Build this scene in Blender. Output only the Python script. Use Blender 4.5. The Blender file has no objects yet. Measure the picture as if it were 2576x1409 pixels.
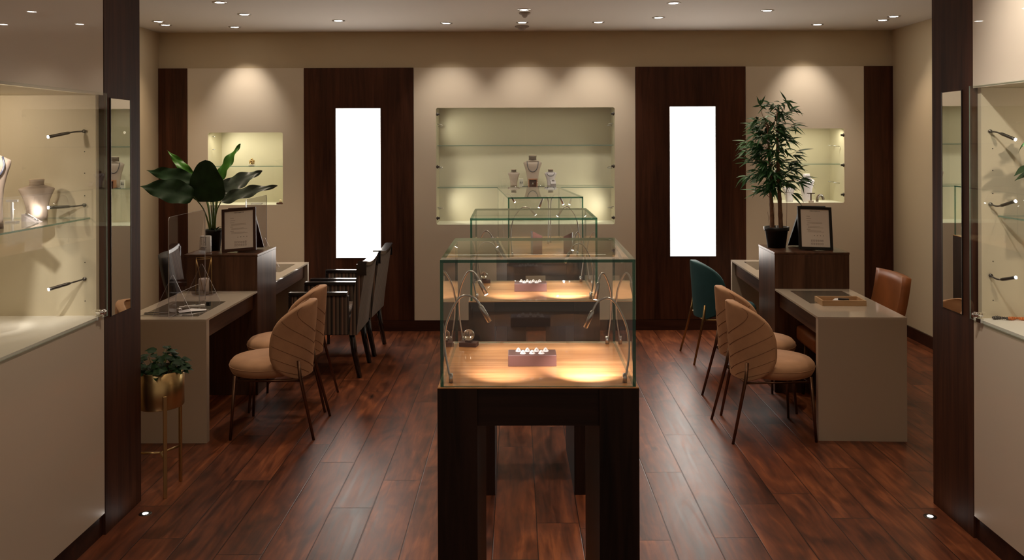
import bpy, bmesh, math, random
from mathutils import Vector, Matrix
random.seed(7)
R = math.radians
scn = bpy.context.scene
COL = scn.collection

# ------------------------------------------------------------------ camera
EYE = 1.75
cam_d = bpy.data.cameras.new('camera')
cam = bpy.data.objects.new('camera', cam_d); COL.objects.link(cam)
cam_d.sensor_width = 36; cam_d.sensor_fit = 'HORIZONTAL'
cam_d.lens = 36 * 2200 / 2576
cam_d.shift_x = (1288 - 1300) / 2576
cam_d.shift_y = -(704.5 - 355) / 2576
cam_d.clip_start = 0.05
cam.matrix_world = Matrix.Translation((0, 0, EYE)) @ Matrix.Rotation(R(90), 4, 'X') @ Matrix.Rotation(R(-0.2), 4, 'Z')
scn.camera = cam

# ------------------------------------------------------------------ world, exposure
w = bpy.data.worlds.new('world'); scn.world = w; w.use_nodes = True
w.node_tree.nodes['Background'].inputs[0].default_value = (1.0, 0.80, 0.62, 1)
w.node_tree.nodes['Background'].inputs[1].default_value = 0.24
vs = scn.view_settings
vs.view_transform = 'Standard'; vs.look = 'None'; vs.gamma = 1; vs.use_curve_mapping = False
vs.exposure = 0.25
cy = scn.cycles
cy.max_bounces = 9; cy.diffuse_bounces = 4; cy.glossy_bounces = 5; cy.transparent_max_bounces = 40
cy.transmission_bounces = 6; cy.caustics_reflective = False; cy.caustics_refractive = False
cy.sample_clamp_indirect = 4.0; cy.blur_glossy = 0.5
cy.use_denoising = True

WARM = (1.0, 0.80, 0.60)
WHITE = (1.0, 0.90, 0.80)
DOWN_W = 26.0      # a plain downlight
WASH_W = 24.0      # a downlight turned at the back wall

CEIL = 2.765
BACK = 8.10
# x, y, aim (None: straight down), power factor, label
DOWNLIGHTS = [
 (-3.00, 7.33, None, .6, 'recessed downlight nearest the left wall, farther from the back wall of the close pair'),
 (-3.03, 7.55, None, .6, 'recessed downlight beside the left wall, nearer the back wall of the close pair'),
 (-2.15, 6.34, None, 1, 'recessed downlight at the top picture edge above the left desks'),
 (-2.48, 7.70, (-2.50, 8.1, 1.9), 1, 'recessed downlight washing the cream panel above the small left niche'),
 (-2.16, 6.94, None, 1, 'recessed downlight with open rim above the big leafed plant'),
 (-1.49, 7.32, None, .8, 'recessed downlight in front of the wood panel left of the central niche'),
 (-0.60, 7.50, (-0.62, 8.1, 1.9), .8, 'recessed downlight above the left end of the central niche'),
 (0.06, 6.75, None, 1, 'recessed downlight directly in front of the domed ceiling sensor'),
 (0.05, 7.47, (0.08, 8.1, 1.9), .8, 'recessed downlight above the middle of the central niche'),
 (0.70, 7.47, (0.72, 8.1, 1.9), 1, 'recessed downlight above the right end of the central niche'),
 (1.17, 7.20, None, .8, 'recessed downlight in front of the wood panel right of the central niche'),
 (1.16, 6.44, None, 1, 'recessed downlight at the top picture edge above the right aisle'),
 (1.96, 6.83, None, 1, 'recessed downlight with scuffed plaster beside it above the bamboo'),
 (2.64, 7.67, (2.66, 8.1, 1.9), 1, 'recessed downlight washing the cream panel above the small right niche'),
 (3.10, 7.40, None, .6, 'recessed downlight by the right wall, nearer the back wall of the close pair'),
 (3.10, 7.18, (3.45, 7.3, 1.9), .35, 'recessed downlight by the right wall, farther from the back wall of the close pair'),
]
# downlights of the same ceiling nearer the entrance (above the frame)
NEAR_DOWN = [(-2.1, 5.2, .5), (-1.25, 5.5, 1.0), (1.35, 5.5, 1.0), (2.1, 5.2, .5),
             (-0.95, 3.3, 1.8), (1.0, 3.3, 1.8), (-2.9, 5.6, .4), (3.0, 5.6, .4), (.10, 5.45, 1.6), (.10, 3.9, 1.6)]

def add_light(name, kind, loc, energy, color=WARM, aim=None, size=None, blend=.6, radius=.02, parent=None, sx=None, sy=None):
    d = bpy.data.lights.new(name, kind); d.energy = energy; d.color = color
    o = bpy.data.objects.new(name, d); COL.objects.link(o)
    if kind == 'SPOT':
        d.spot_size = R(size or 60); d.spot_blend = blend; d.shadow_soft_size = radius
    elif kind == 'AREA':
        d.shape = 'RECTANGLE'; d.size = sx; d.size_y = sy
    else:
        d.shadow_soft_size = radius
    loc = Vector(loc)
    q = Matrix.Identity(3)
    if aim is not None:
        q = (Vector(aim) - loc).to_track_quat('-Z', 'Y').to_matrix()
    o.matrix_world = Matrix.Translation(loc) @ q.to_4x4()
    return o

for x, y, aim, f, lab in DOWNLIGHTS:
    if aim: add_light('wash_light', 'SPOT', (x, y, CEIL - .03), WASH_W * f, WHITE, aim, 66, 1.0, .03)
    else:   add_light('down_light', 'SPOT', (x, y, CEIL - .03), DOWN_W * f, WARM, (x, y, 0), 85, .8, .03)
for x, y, f in NEAR_DOWN:
    add_light('down_light', 'SPOT', (x, y, CEIL - .03), DOWN_W * f, WARM, (x, y, 0), 108 if y < 3.5 else 80, 1, .03)
add_light('entrance_light', 'SPOT', (1.35, 3.15, CEIL - .03), 55, WHITE, (2.0, 3.25, 2.0), 80, .9, .03)

# ------------------------------------------------------------------ materials
def nt(name):
    m = bpy.data.materials.new(name); m.use_nodes = True
    t = m.node_tree
    return m, t, t.nodes['Principled BSDF']
def pm(name, col, rough=.5, metal=0, coat=0, coat_r=.05, spec=.5, emis=None, estr=0, sheen=0, bump=0, bscale=200, var=0, vscale=8, trans=0):
    m, t, b = nt(name)
    b.inputs['Base Color'].default_value = (*col, 1); b.inputs['Roughness'].default_value = rough
    b.inputs['Metallic'].default_value = metal; b.inputs['Coat Weight'].default_value = coat
    b.inputs['Coat Roughness'].default_value = coat_r; b.inputs['Specular IOR Level'].default_value = spec
    b.inputs['Transmission Weight'].default_value = trans
    if sheen:
        b.inputs['Sheen Weight'].default_value = sheen; b.inputs['Sheen Roughness'].default_value = .4
        b.inputs['Sheen Tint'].default_value = (*[min(1, c * 1.6 + .05) for c in col], 1)
    if emis:
        b.inputs['Emission Color'].default_value = (*emis, 1); b.inputs['Emission Strength'].default_value = estr
    tc = t.nodes.new('ShaderNodeTexCoord')
    if bump:
        n = t.nodes.new('ShaderNodeTexNoise'); n.inputs['Scale'].default_value = bscale; n.inputs['Detail'].default_value = 4
        t.links.new(tc.outputs['Object'], n.inputs['Vector'])
        bp = t.nodes.new('ShaderNodeBump'); bp.inputs['Strength'].default_value = bump; bp.inputs['Distance'].default_value = .002
        t.links.new(n.outputs['Fac'], bp.inputs['Height']); t.links.new(bp.outputs['Normal'], b.inputs['Normal'])
    if var:
        n = t.nodes.new('ShaderNodeTexNoise'); n.inputs['Scale'].default_value = vscale; n.inputs['Detail'].default_value = 5
        t.links.new(tc.outputs['Object'], n.inputs['Vector'])
        mr = t.nodes.new('ShaderNodeMapRange'); mr.inputs['From Min'].default_value = .3; mr.inputs['From Max'].default_value = .7
        mr.inputs['To Min'].default_value = 1 - var; mr.inputs['To Max'].default_value = 1 + var
        t.links.new(n.outputs['Fac'], mr.inputs['Value'])
        hs = t.nodes.new('ShaderNodeHueSaturation'); hs.inputs['Color'].default_value = (*col, 1)
        t.links.new(mr.outputs['Result'], hs.inputs['Value']); t.links.new(hs.outputs['Color'], b.inputs['Base Color'])
    return m
def wood(name, dark, light, axis='Z', rough=.4, scale=1.0, coat=0, bump=.1):
    m, t, b = nt(name)
    tc = t.nodes.new('ShaderNodeTexCoord'); mp = t.nodes.new('ShaderNodeMapping')
    s = [26 * scale] * 3; s['XYZ'.index(axis)] = 1.6 * scale
    mp.inputs['Scale'].default_value = s
    t.links.new(tc.outputs['Object'], mp.inputs['Vector'])
    n = t.nodes.new('ShaderNodeTexNoise'); n.inputs['Scale'].default_value = 1; n.inputs['Detail'].default_value = 7
    n.inputs['Roughness'].default_value = .62; n.inputs['Distortion'].default_value = .9
    t.links.new(mp.outputs['Vector'], n.inputs['Vector'])
    n2 = t.nodes.new('ShaderNodeTexNoise'); n2.inputs['Scale'].default_value = .16; n2.inputs['Detail'].default_value = 3
    n2.inputs['Distortion'].default_value = 2.0
    t.links.new(mp.outputs['Vector'], n2.inputs['Vector'])
    ad = t.nodes.new('ShaderNodeMath'); ad.operation = 'MULTIPLY_ADD'; ad.inputs[1].default_value = .45
    t.links.new(n2.outputs['Fac'], ad.inputs[0]); 
    ml = t.nodes.new('ShaderNodeMath'); ml.operation = 'MULTIPLY'; ml.inputs[1].default_value = .55
    t.links.new(n.outputs['Fac'], ml.inputs[0]); t.links.new(ml.outputs[0], ad.inputs[2])
    cr = t.nodes.new('ShaderNodeValToRGB')
    cr.color_ramp.elements[0].position = .36; cr.color_ramp.elements[0].color = (*dark, 1)
    cr.color_ramp.elements[1].position = .64; cr.color_ramp.elements[1].color = (*light, 1)
    t.links.new(ad.outputs[0], cr.inputs['Fac']); t.links.new(cr.outputs['Color'], b.inputs['Base Color'])
    bp = t.nodes.new('ShaderNodeBump'); bp.inputs['Strength'].default_value = bump; bp.inputs['Distance'].default_value = .001
    t.links.new(n.outputs['Fac'], bp.inputs['Height']); t.links.new(bp.outputs['Normal'], b.inputs['Normal'])
    b.inputs['Roughness'].default_value = rough; b.inputs['Coat Weight'].default_value = coat; b.inputs['Specular IOR Level'].default_value = .15
    return m
def glass(name, tint=(.985, .995, .988), boost=1.0, rough=0):
    m = bpy.data.materials.new(name); m.use_nodes = True; t = m.node_tree; t.nodes.clear()
    o = t.nodes.new('ShaderNodeOutputMaterial'); mx = t.nodes.new('ShaderNodeMixShader')
    tr = t.nodes.new('ShaderNodeBsdfTransparent'); tr.inputs[0].default_value = (*tint, 1)
    gl = t.nodes.new('ShaderNodeBsdfGlossy'); gl.inputs['Roughness'].default_value = rough
    gl.inputs['Color'].default_value = (1, 1, 1, 1)
    fr = t.nodes.new('ShaderNodeFresnel'); fr.inputs['IOR'].default_value = 1.5
    mu = t.nodes.new('ShaderNodeMath'); mu.operation = 'MULTIPLY'; mu.inputs[1].default_value = boost; mu.use_clamp = True
    geo = t.nodes.new('ShaderNodeNewGeometry')
    # only the outward side of a pane mirrors, so a slab does not trap light
    inv = t.nodes.new('ShaderNodeMath'); inv.operation = 'SUBTRACT'; inv.inputs[0].default_value = 1
    t.links.new(geo.outputs['Backfacing'], inv.inputs[1])
    m2 = t.nodes.new('ShaderNodeMath'); m2.operation = 'MULTIPLY'
    t.links.new(fr.outputs[0], mu.inputs[0]); t.links.new(mu.outputs[0], m2.inputs[0]); t.links.new(inv.outputs[0], m2.inputs[1])
    t.links.new(m2.outputs[0], mx.inputs[0]); t.links.new(tr.outputs[0], mx.inputs[1]); t.links.new(gl.outputs[0], mx.inputs[2])
    t.links.new(mx.outputs[0], o.inputs['Surface'])
    return m
def glass_edge(name, col=(.02, .16, .12)):
    m = bpy.data.materials.new(name); m.use_nodes = True; t = m.node_tree; t.nodes.clear()
    o = t.nodes.new('ShaderNodeOutputMaterial'); mx = t.nodes.new('ShaderNodeMixShader'); mx.inputs[0].default_value = .25
    pr = t.nodes.new('ShaderNodeBsdfPrincipled'); pr.inputs['Base Color'].default_value = (*col, 1); pr.inputs['Roughness'].default_value = .12
    tr = t.nodes.new('ShaderNodeBsdfTransparent'); tr.inputs[0].default_value = (.35, .75, .6, 1)
    t.links.new(pr.outputs[0], mx.inputs[1]); t.links.new(tr.outputs[0], mx.inputs[2]); t.links.new(mx.outputs[0], o.inputs['Surface'])
    return m

def floor_mat():
    m, t, b = nt('plank_floor'); N = t.nodes; L = t.links
    def math_(op, a, c=None, d=None):
        n = N.new('ShaderNodeMath'); n.operation = op
        for i, v in enumerate((a, c, d)):
            if v is None: continue
            if isinstance(v, (int, float)): n.inputs[i].default_value = v
            else: L.new(v, n.inputs[i])
        return n.outputs[0]
    g = N.new('ShaderNodeNewGeometry'); sp = N.new('ShaderNodeSeparateXYZ'); L.new(g.outputs['Position'], sp.inputs[0])
    X, Y = sp.outputs[0], sp.outputs[1]
    xs = math_('DIVIDE', math_('SUBTRACT', X, .67), .195)
    row = math_('FLOOR', xs); fx = math_('FRACT', xs)
    wn = N.new('ShaderNodeTexWhiteNoise'); wn.noise_dimensions = '1D'; L.new(row, wn.inputs['W'])
    PL = 1.35
    ys = math_('ADD', math_('DIVIDE', Y, PL), wn.outputs['Value'])
    idn = math_('FLOOR', ys); fy = math_('FRACT', ys)
    cb = N.new('ShaderNodeCombineXYZ'); L.new(row, cb.inputs[0]); L.new(idn, cb.inputs[1])
    w2 = N.new('ShaderNodeTexWhiteNoise'); w2.noise_dimensions = '2D'; L.new(cb.outputs[0], w2.inputs['Vector'])
    pid = w2.outputs['Value']
    dx = math_('MULTIPLY', math_('MINIMUM', fx, math_('SUBTRACT', 1, fx)), .195)
    dy = math_('MULTIPLY', math_('MINIMUM', fy, math_('SUBTRACT', 1, fy)), PL)
    dmin = math_('MINIMUM', dx, dy)
    mr = N.new('ShaderNodeMapRange'); mr.inputs['From Min'].default_value = .0012; mr.inputs['From Max'].default_value = .0032; L.new(dmin, mr.inputs['Value'])
    seam = mr.outputs[0]
    gv = N.new('ShaderNodeCombineXYZ')
    L.new(math_('MULTIPLY_ADD', X, 24, math_('MULTIPLY', pid, 57)), gv.inputs[0])
    L.new(math_('MULTIPLY_ADD', Y, 2.1, math_('MULTIPLY', pid, 23)), gv.inputs[1])
    n1 = N.new('ShaderNodeTexNoise'); n1.inputs['Scale'].default_value = 1.0; n1.inputs['Detail'].default_value = 8
    n1.inputs['Roughness'].default_value = .6; n1.inputs['Distortion'].default_value = 1.1; L.new(gv.outputs[0], n1.inputs['Vector'])
    gv2 = N.new('ShaderNodeCombineXYZ')
    L.new(math_('MULTIPLY_ADD', X, 5.0, math_('MULTIPLY', pid, 31)), gv2.inputs[0])
    L.new(math_('MULTIPLY_ADD', Y, 1.9, math_('MULTIPLY', pid, 11)), gv2.inputs[1])
    n2 = N.new('ShaderNodeTexNoise'); n2.inputs['Scale'].default_value = 1.0; n2.inputs['Detail'].default_value = 4
    n2.inputs['Distortion'].default_value = 2.2; L.new(gv2.outputs[0], n2.inputs['Vector'])
    f = math_('ADD', math_('MULTIPLY', n1.outputs['Fac'], .55), math_('MULTIPLY', n2.outputs['Fac'], .45))
    f = math_('ADD', f, math_('MULTIPLY', math_('SUBTRACT', pid, .5), .13))
    cr = N.new('ShaderNodeValToRGB'); e = cr.color_ramp.elements
    e[0].position = .30; e[0].color = (.026, .0075, .0035, 1)
    e[1].position = .72; e[1].color = (.36, .112, .040, 1)
    for p, c in ((.42, (.082, .023, .010, 1)), (.56, (.175, .050, .019, 1))):
        q = cr.color_ramp.elements.new(p); q.color = c
    L.new(f, cr.inputs['Fac'])
    # knots: small dark ovals along the grain
    kv = N.new('ShaderNodeCombineXYZ'); L.new(math_('MULTIPLY', X, 3.4), kv.inputs[0]); L.new(math_('MULTIPLY', Y, 1.25), kv.inputs[1])
    vo = N.new('ShaderNodeTexVoronoi'); vo.inputs['Scale'].default_value = 1.0; L.new(kv.outputs[0], vo.inputs['Vector'])
    kd = math_('ADD', vo.outputs['Distance'], math_('MULTIPLY', n1.outputs['Fac'], .12))
    km = N.new('ShaderNodeMapRange'); km.inputs['From Min'].default_value = .075; km.inputs['From Max'].default_value = .14
    km.inputs['To Min'].default_value = .25; L.new(kd, km.inputs['Value'])
    fac = math_('MULTIPLY', math_('MULTIPLY_ADD', seam, .82, .18), km.outputs[0])
    hs = N.new('ShaderNodeHueSaturation'); L.new(cr.outputs['Color'], hs.inputs['Color']); L.new(fac, hs.inputs['Value'])
    L.new(hs.outputs['Color'], b.inputs['Base Color'])
    L.new(math_('MULTIPLY_ADD', n1.outputs['Fac'], .16, .30), b.inputs['Roughness'])
    b.inputs['Specular IOR Level'].default_value = .5
    bp = N.new('ShaderNodeBump'); bp.inputs['Strength'].default_value = .35; bp.inputs['Distance'].default_value = .0015
    L.new(math_('ADD', seam, math_('MULTIPLY', n1.outputs['Fac'], .25)), bp.inputs['Height']); L.new(bp.outputs['Normal'], b.inputs['Normal'])
    return m

def stripe_mat():
    m, t, b = nt('striped_fabric'); N = t.nodes; L = t.links
    tc = N.new('ShaderNodeTexCoord'); sp = N.new('ShaderNodeSeparateXYZ'); L.new(tc.outputs['Object'], sp.inputs[0])
    ad = N.new('ShaderNodeMath'); ad.operation = 'ADD'; L.new(sp.outputs[0], ad.inputs[0]); L.new(sp.outputs[1], ad.inputs[1])
    mu = N.new('ShaderNodeMath'); mu.operation = 'MULTIPLY'; mu.inputs[1].default_value = 1 / .062; L.new(ad.outputs[0], mu.inputs[0])
    fr = N.new('ShaderNodeMath'); fr.operation = 'FRACT'; L.new(mu.outputs[0], fr.inputs[0])
    cr = N.new('ShaderNodeValToRGB'); cr.color_ramp.interpolation = 'CONSTANT'
    dk, br, gr = (.012, .009, .008, 1), (.22, .13, .085, 1), (.16, .12, .085, 1)
    st = [(0, dk), (.10, gr), (.34, dk), (.40, br), (.44, dk), (.56, br), (.80, dk), (.86, gr), (.90, dk)]
    cr.color_ramp.elements[0].color = st[0][1]; cr.color_ramp.elements[1].position = st[1][0]; cr.color_ramp.elements[1].color = st[1][1]
    for p, c in st[2:]:
        q = cr.color_ramp.elements.new(p); q.color = c
    L.new(fr.outputs[0], cr.inputs['Fac']); L.new(cr.outputs['Color'], b.inputs['Base Color']); b.inputs['Roughness'].default_value = .75
    b.inputs['Sheen Weight'].default_value = .2
    return m

M = dict(
 wall=pm('cream_paint', (.54, .43, .28), .75, bump=.08, bscale=60),
 panel=pm('cream_lacquer_glass', (.69, .59, .45), .28, coat=.6, coat_r=.04),
 gloss=pm('cream_glossy_glass', (.68, .59, .47), .25, coat=1, coat_r=.01),
 ceil=pm('ceiling_paint', (.70, .65, .59), .8, bump=.05, bscale=40),
 niche=pm('niche_lining', (.60, .55, .41), .5),
 sill=pm('pale_sill', (.86, .84, .70), .4),
 cab=pm('cabinet_lining', (.68, .60, .44), .5),
 cabfloor=pm('cabinet_floor_cloth', (.80, .76, .68), .55),
 walnut=wood('dark_walnut', (.030, .0105, .0055), (.090, .031, .015), 'Z', .38),
 walnut_h=wood('dark_walnut_across', (.030, .0125, .0075), (.080, .032, .018), 'X', .38),
 ped=wood('brown_walnut', (.042, .021, .013), (.13, .062, .036), 'Z', .34),
 ped_h=wood('brown_walnut_across', (.042, .021, .013), (.13, .062, .036), 'Y', .34),
 black_wood=wood('near_black_wood', (.009, .0045, .003), (.036, .016, .010), 'Z', .45),
 black_wood_h=wood('near_black_wood_across', (.009, .0045, .003), (.036, .016, .010), 'X', .45),
 column=wood('column_walnut', (.030, .0105, .0055), (.085, .030, .015), 'Z', .6),
 board=wood('golden_veneer', (.27, .092, .026), (.62, .29, .105), 'X', .30, .9, .5),
 base=wood('dark_skirting', (.028, .010, .006), (.062, .022, .012), 'X', .35),
 floor=floor_mat(),
 glass=glass('clear_glass'), edge=glass_edge('green_glass_edge', (.010, .085, .062)),
 edge_pale=glass_edge('pale_glass_edge', (.24, .33, .28)),
 acry=glass('clear_acrylic', (.91, .90, .92), 1.3, .02), acry_edge=pm('acrylic_edge', (.55, .55, .56), .25),
 mirror=pm('mirror_silver', (.86, .88, .84), .01, metal=1),
 steel=pm('brushed_steel', (.52, .50, .48), .28, metal=1),
 dsteel=pm('dark_steel', (.14, .13, .125), .35, metal=1),
 chrome=pm('chrome', (.85, .84, .82), .08, metal=1),
 lens=pm('lamp_lens', (1, 1, 1), .3, emis=(1, .93, .85), estr=26),
 dlens=pm('downlight_lens', (1, 1, 1), .3, emis=(1, .93, .84), estr=22),
 lightbox=pm('light_box', (1, 1, 1), .4, emis=(1, .91, .82), estr=8.5),
 tan=pm('tan_velvet', (.48, .265, .14), .8, sheen=.5, bump=.25, bscale=300, var=.12, vscale=9),
 seam=pm('seam_thread', (.20, .095, .048), .9),
 teal=pm('teal_velvet', (.010, .062, .068), .75, sheen=.4, bump=.25, bscale=300, var=.12, vscale=9),
 teal_seam=pm('teal_seam', (.004, .02, .022), .9),
 bronze=pm('bronze_tube', (.16, .085, .05), .35, metal=.9),
 brass=pm('aged_brass', (.34, .22, .09), .3, metal=1),
 gold=pm('brushed_gold', (.55, .38, .17), .33, metal=1, bump=.1, bscale=80),
 blk=pm('black_lacquer', (.010, .008, .008), .22, coat=.4),
 stripe=stripe_mat(),
 leather=pm('cognac_leather', (.38, .13, .042), .42, bump=.3, bscale=120, var=.15, vscale=7),
 dleather=pm('dark_leather', (.010, .008, .008), .75, bump=.3, bscale=120),
 dtop=pm('desk_cream_glass', (.60, .52, .42), .16, coat=.6, coat_r=.03),
 dside=pm('desk_cream_laminate', (.50, .41, .31), .45),
 inset=pm('smoked_glass_inset', (.14, .125, .10), .10, coat=.5, coat_r=.02),
 leafd=pm('leaf_dark', (.014, .042, .012), .55, spec=.25, var=.3, vscale=14, bump=.3, bscale=40),
 leafg=pm('leaf_bright', (.055, .20, .016), .4, var=.25, vscale=14, bump=.3, bscale=40),
 leafs=pm('leaf_silvery', (.055, .075, .05), .42, var=.3, vscale=20, bump=.4, bscale=50),
 bamboo=pm('bamboo_leaf', (.026, .105, .024), .5, var=.5, vscale=12),
 cane=pm('bamboo_cane', (.23, .115, .060), .55, var=.3, vscale=30),
 stalk=pm('green_stalk', (.08, .13, .02), .5, var=.3, vscale=10),
 soil=pm('soil', (.018, .011, .008), .95, bump=.6, bscale=120),
 pot=pm('black_plastic', (.008, .008, .008), .4),
 white=pm('white_ceramic', (.72, .70, .66), .4),
 ink=pm('dark_ink', (.02, .018, .02), .8),
 pink=pm('pale_ink', (.32, .23, .20), .8),
 paper=pm('paper', (.80, .72, .63), .65),
 wpaper=pm('white_paper', (.80, .79, .80), .6),
 bframe=pm('brown_frame', (.050, .018, .012), .35),
 kframe=pm('black_frame', (.008, .008, .009), .35),
 bust=pm('beige_leatherette', (.46, .36, .29), .5, bump=.1, bscale=300),
 busts=pm('pale_suede', (.60, .55, .56), .55),
 cap=pm('bust_cap', (.74, .60, .44), .5),
 brown_neck_shade=pm('brown_and_neck_shade', (.13, .09, .06), .5),  # on busts the neck's shadow is put into this colour; stands are plain brown
 pearl=pm('grey_pearls', (.055, .06, .09), .2, coat=.5),
 silver=pm('silver_jewel', (.75, .76, .80), .15, metal=1),
 ringbox=pm('brown_ring_block', (.095, .034, .022), .5),
 cone=pm('ring_cone_cream', (.78, .66, .58), .5),
 copper=pm('copper_rim', (.60, .28, .16), .35, metal=.3),
 crystal=pm('crystal_ball', (.95, .80, .65), .02, trans=.9),
 tray=wood('light_oak', (.42, .26, .14), (.62, .43, .26), 'X', .5),
 candle=pm('wax', (.70, .62, .54), .5),
 amber=pm('amber_beads', (.55, .16, .04), .4, var=.4, vscale=60),
 bottle=pm('bottle_glass', (.010, .014, .010), .08, coat=.6),
 plastic=pm('sensor_plastic', (.30, .24, .20), .5),
)

# ------------------------------------------------------------------ mesh helpers
class MB:
    def __init__(s): s.bm = bmesh.new()
    def _merge(s, tmp, m, smooth):
        for f in tmp.faces:
            f.material_index = m if m is not None else f.material_index; f.smooth = smooth
        me = bpy.data.meshes.new('tmp'); tmp.to_mesh(me); tmp.free(); s.bm.from_mesh(me); bpy.data.meshes.remove(me)
    def box(s, x0, x1, y0, y1, z0, z1, m=0, bevel=0, seg=2, rot=None, smooth=False):
        t = bmesh.new()
        mat = Matrix.Translation(((x0 + x1) / 2, (y0 + y1) / 2, (z0 + z1) / 2)) @ Matrix.Diagonal((abs(x1 - x0), abs(y1 - y0), abs(z1 - z0), 1))
        bmesh.ops.create_cube(t, size=1, matrix=mat)
        if bevel: bmesh.ops.bevel(t, geom=t.edges[:], offset=bevel, segments=seg, profile=.6, affect='EDGES')
        if rot is not None: bmesh.ops.transform(t, matrix=rot, verts=t.verts)
        s._merge(t, m, smooth or bool(bevel and seg > 2)); return s
    def slab(s, x0, x1, y0, y1, z0, z1, mface=0, medge=1, rot=None):
        t = bmesh.new()
        d = (x1 - x0, y1 - y0, z1 - z0); ax = d.index(min(d))
        mat = Matrix.Translation(((x0 + x1) / 2, (y0 + y1) / 2, (z0 + z1) / 2)) @ Matrix.Diagonal((*d, 1))
        bmesh.ops.create_cube(t, size=1, matrix=mat)
        t.normal_update()
        for f in t.faces: f.material_index = mface if abs(f.normal[ax]) > .9 else medge
        if rot is not None: bmesh.ops.transform(t, matrix=rot, verts=t.verts)
        s._merge(t, None, False); return s
    def tube(s, pts, r, m=0, seg=10, caps=True):
        pts = [Vector(p) for p in pts]; n = len(pts)
        rs = r if isinstance(r, (list, tuple)) else [r] * n
        t = bmesh.new(); rings = []; up = Vector((0.123, .2, 1)).normalized()
        prev = None
        for i, p in enumerate(pts):
            d = (pts[min(i + 1, n - 1)] - pts[max(i - 1, 0)]).normalized()
            if prev is None:
                a = d.cross(up)
                if a.length < 1e-3: a = d.cross(Vector((1, 0, 0)))
                a.normalize()
            else: a = (prev - d * prev.dot(d)).normalized()
            prev = a; b = d.cross(a)
            rings.append([t.verts.new(p + (a * math.cos(2 * math.pi * k / seg) + b * math.sin(2 * math.pi * k / seg)) * rs[i]) for k in range(seg)])
        for i in range(n - 1):
            for k in range(seg):
                t.faces.new((rings[i][k], rings[i][(k + 1) % seg], rings[i + 1][(k + 1) % seg], rings[i + 1][k]))
        if caps:
            t.faces.new(rings[0][::-1]); t.faces.new(rings[-1])
        bmesh.ops.recalc_face_normals(t, faces=t.faces)
        s._merge(t, m, True)
        return s
    def lathe(s, prof, c=(0, 0, 0), seg=32, m=0, smooth=True, sx=1, sy=1, closed=True):
        t = bmesh.new(); rings = []
        for r, z in prof:
            rings.append([t.verts.new((c[0] + sx * r * math.cos(2 * math.pi * k / seg), c[1] + sy * r * math.sin(2 * math.pi * k / seg), c[2] + z)) for k in range(seg)])
        for i in range(len(prof) - 1):
            for k in range(seg):
                t.faces.new((rings[i][k], rings[i][(k + 1) % seg], rings[i + 1][(k + 1) % seg], rings[i + 1][k]))
        if closed:
            t.faces.new(rings[0][::-1]); t.faces.new(rings[-1])
        bmesh.ops.recalc_face_normals(t, faces=t.faces)
        s._merge(t, m, smooth); return s
    def ball(s, c, r, m=0, sc=(1, 1, 1), sub=2):
        t = bmesh.new(); bmesh.ops.create_icosphere(t, subdivisions=sub, radius=r, matrix=Matrix.Translation(c) @ Matrix.Diagonal((*sc, 1)))
        s._merge(t, m, True); return s
    def grid(s, P, m=0, thick=0, smooth=True):
        t = bmesh.new(); V = [[t.verts.new(p) for p in row] for row in P]
        for i in range(len(V) - 1):
            for j in range(len(V[0]) - 1):
                t.faces.new((V[i][j], V[i][j + 1], V[i + 1][j + 1], V[i + 1][j]))
        s._merge(t, m, smooth); return s
    def prism(s, poly, axis, a0, a1, m=0, smooth=False):
        """polygon of 2D points pushed along an axis from a0 to a1"""
        def mk(p, a):
            return {'X': (a, p[0], p[1]), 'Y': (p[0], a, p[1]), 'Z': (p[0], p[1], a)}[axis]
        t = bmesh.new(); A = [t.verts.new(mk(p, a0)) for p in poly]; B = [t.verts.new(mk(p, a1)) for p in poly]
        n = len(poly); t.faces.new(A); t.faces.new(B[::-1])
        for i in range(n): t.faces.new((A[i], B[i], B[(i + 1) % n], A[(i + 1) % n]))
        bmesh.ops.recalc_face_normals(t, faces=t.faces)
        s._merge(t, m, smooth); return s
    def build(s, name, mats, parent=None, loc=None):
        me = bpy.data.meshes.new(name); s.bm.to_mesh(me); s.bm.free()
        for k in (mats if isinstance(mats, (list, tuple)) else [mats]): me.materials.append(M[k])
        o = bpy.data.objects.new(name, me); COL.objects.link(o)
        if parent is not None: o.parent = parent
        if loc is not None: o.location = loc
        return o
def tag(o, label=None, cat=None, group=None, kind=None):
    if label: o['label'] = label
    if cat: o['category'] = cat
    if group: o['group'] = group
    if kind: o['kind'] = kind
    return o
def thing(name, loc, label, cat, rz=0, group=None):
    o = bpy.data.objects.new(name, None); COL.objects.link(o); o.empty_display_size = .05
    o.location = loc; o.rotation_euler = (0, 0, rz)
    return tag(o, label, cat, group)
def kids(o): return [c for c in bpy.data.objects if c.parent == o]
def copy_tree(o, loc, rz=0, label=None, group=None):
    def cp(a, par):
        c = a.copy(); COL.objects.link(c); c.parent = par
        for k in kids(a): cp(k, c)
        return c
    r = cp(o, None); r.location = loc; r.rotation_euler = (0, 0, rz)
    if label: r['label'] = label
    if group: r['group'] = group
    return r
def smooth_path(P, n=8):
    P = [Vector(p) for p in P]; out = []
    Q = [P[0] * 2 - P[1]] + P + [P[-1] * 2 - P[-2]]
    for i in range(1, len(Q) - 2):
        for k in range(n):
            u = k / n
            a, b, c, d = Q[i - 1], Q[i], Q[i + 1], Q[i + 2]
            out.append(.5 * ((2 * b) + (c - a) * u + (2 * a - 5 * b + 4 * c - d) * u * u + (3 * b - a - 3 * c + d) * u ** 3))
    out.append(P[-1]); return out
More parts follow.
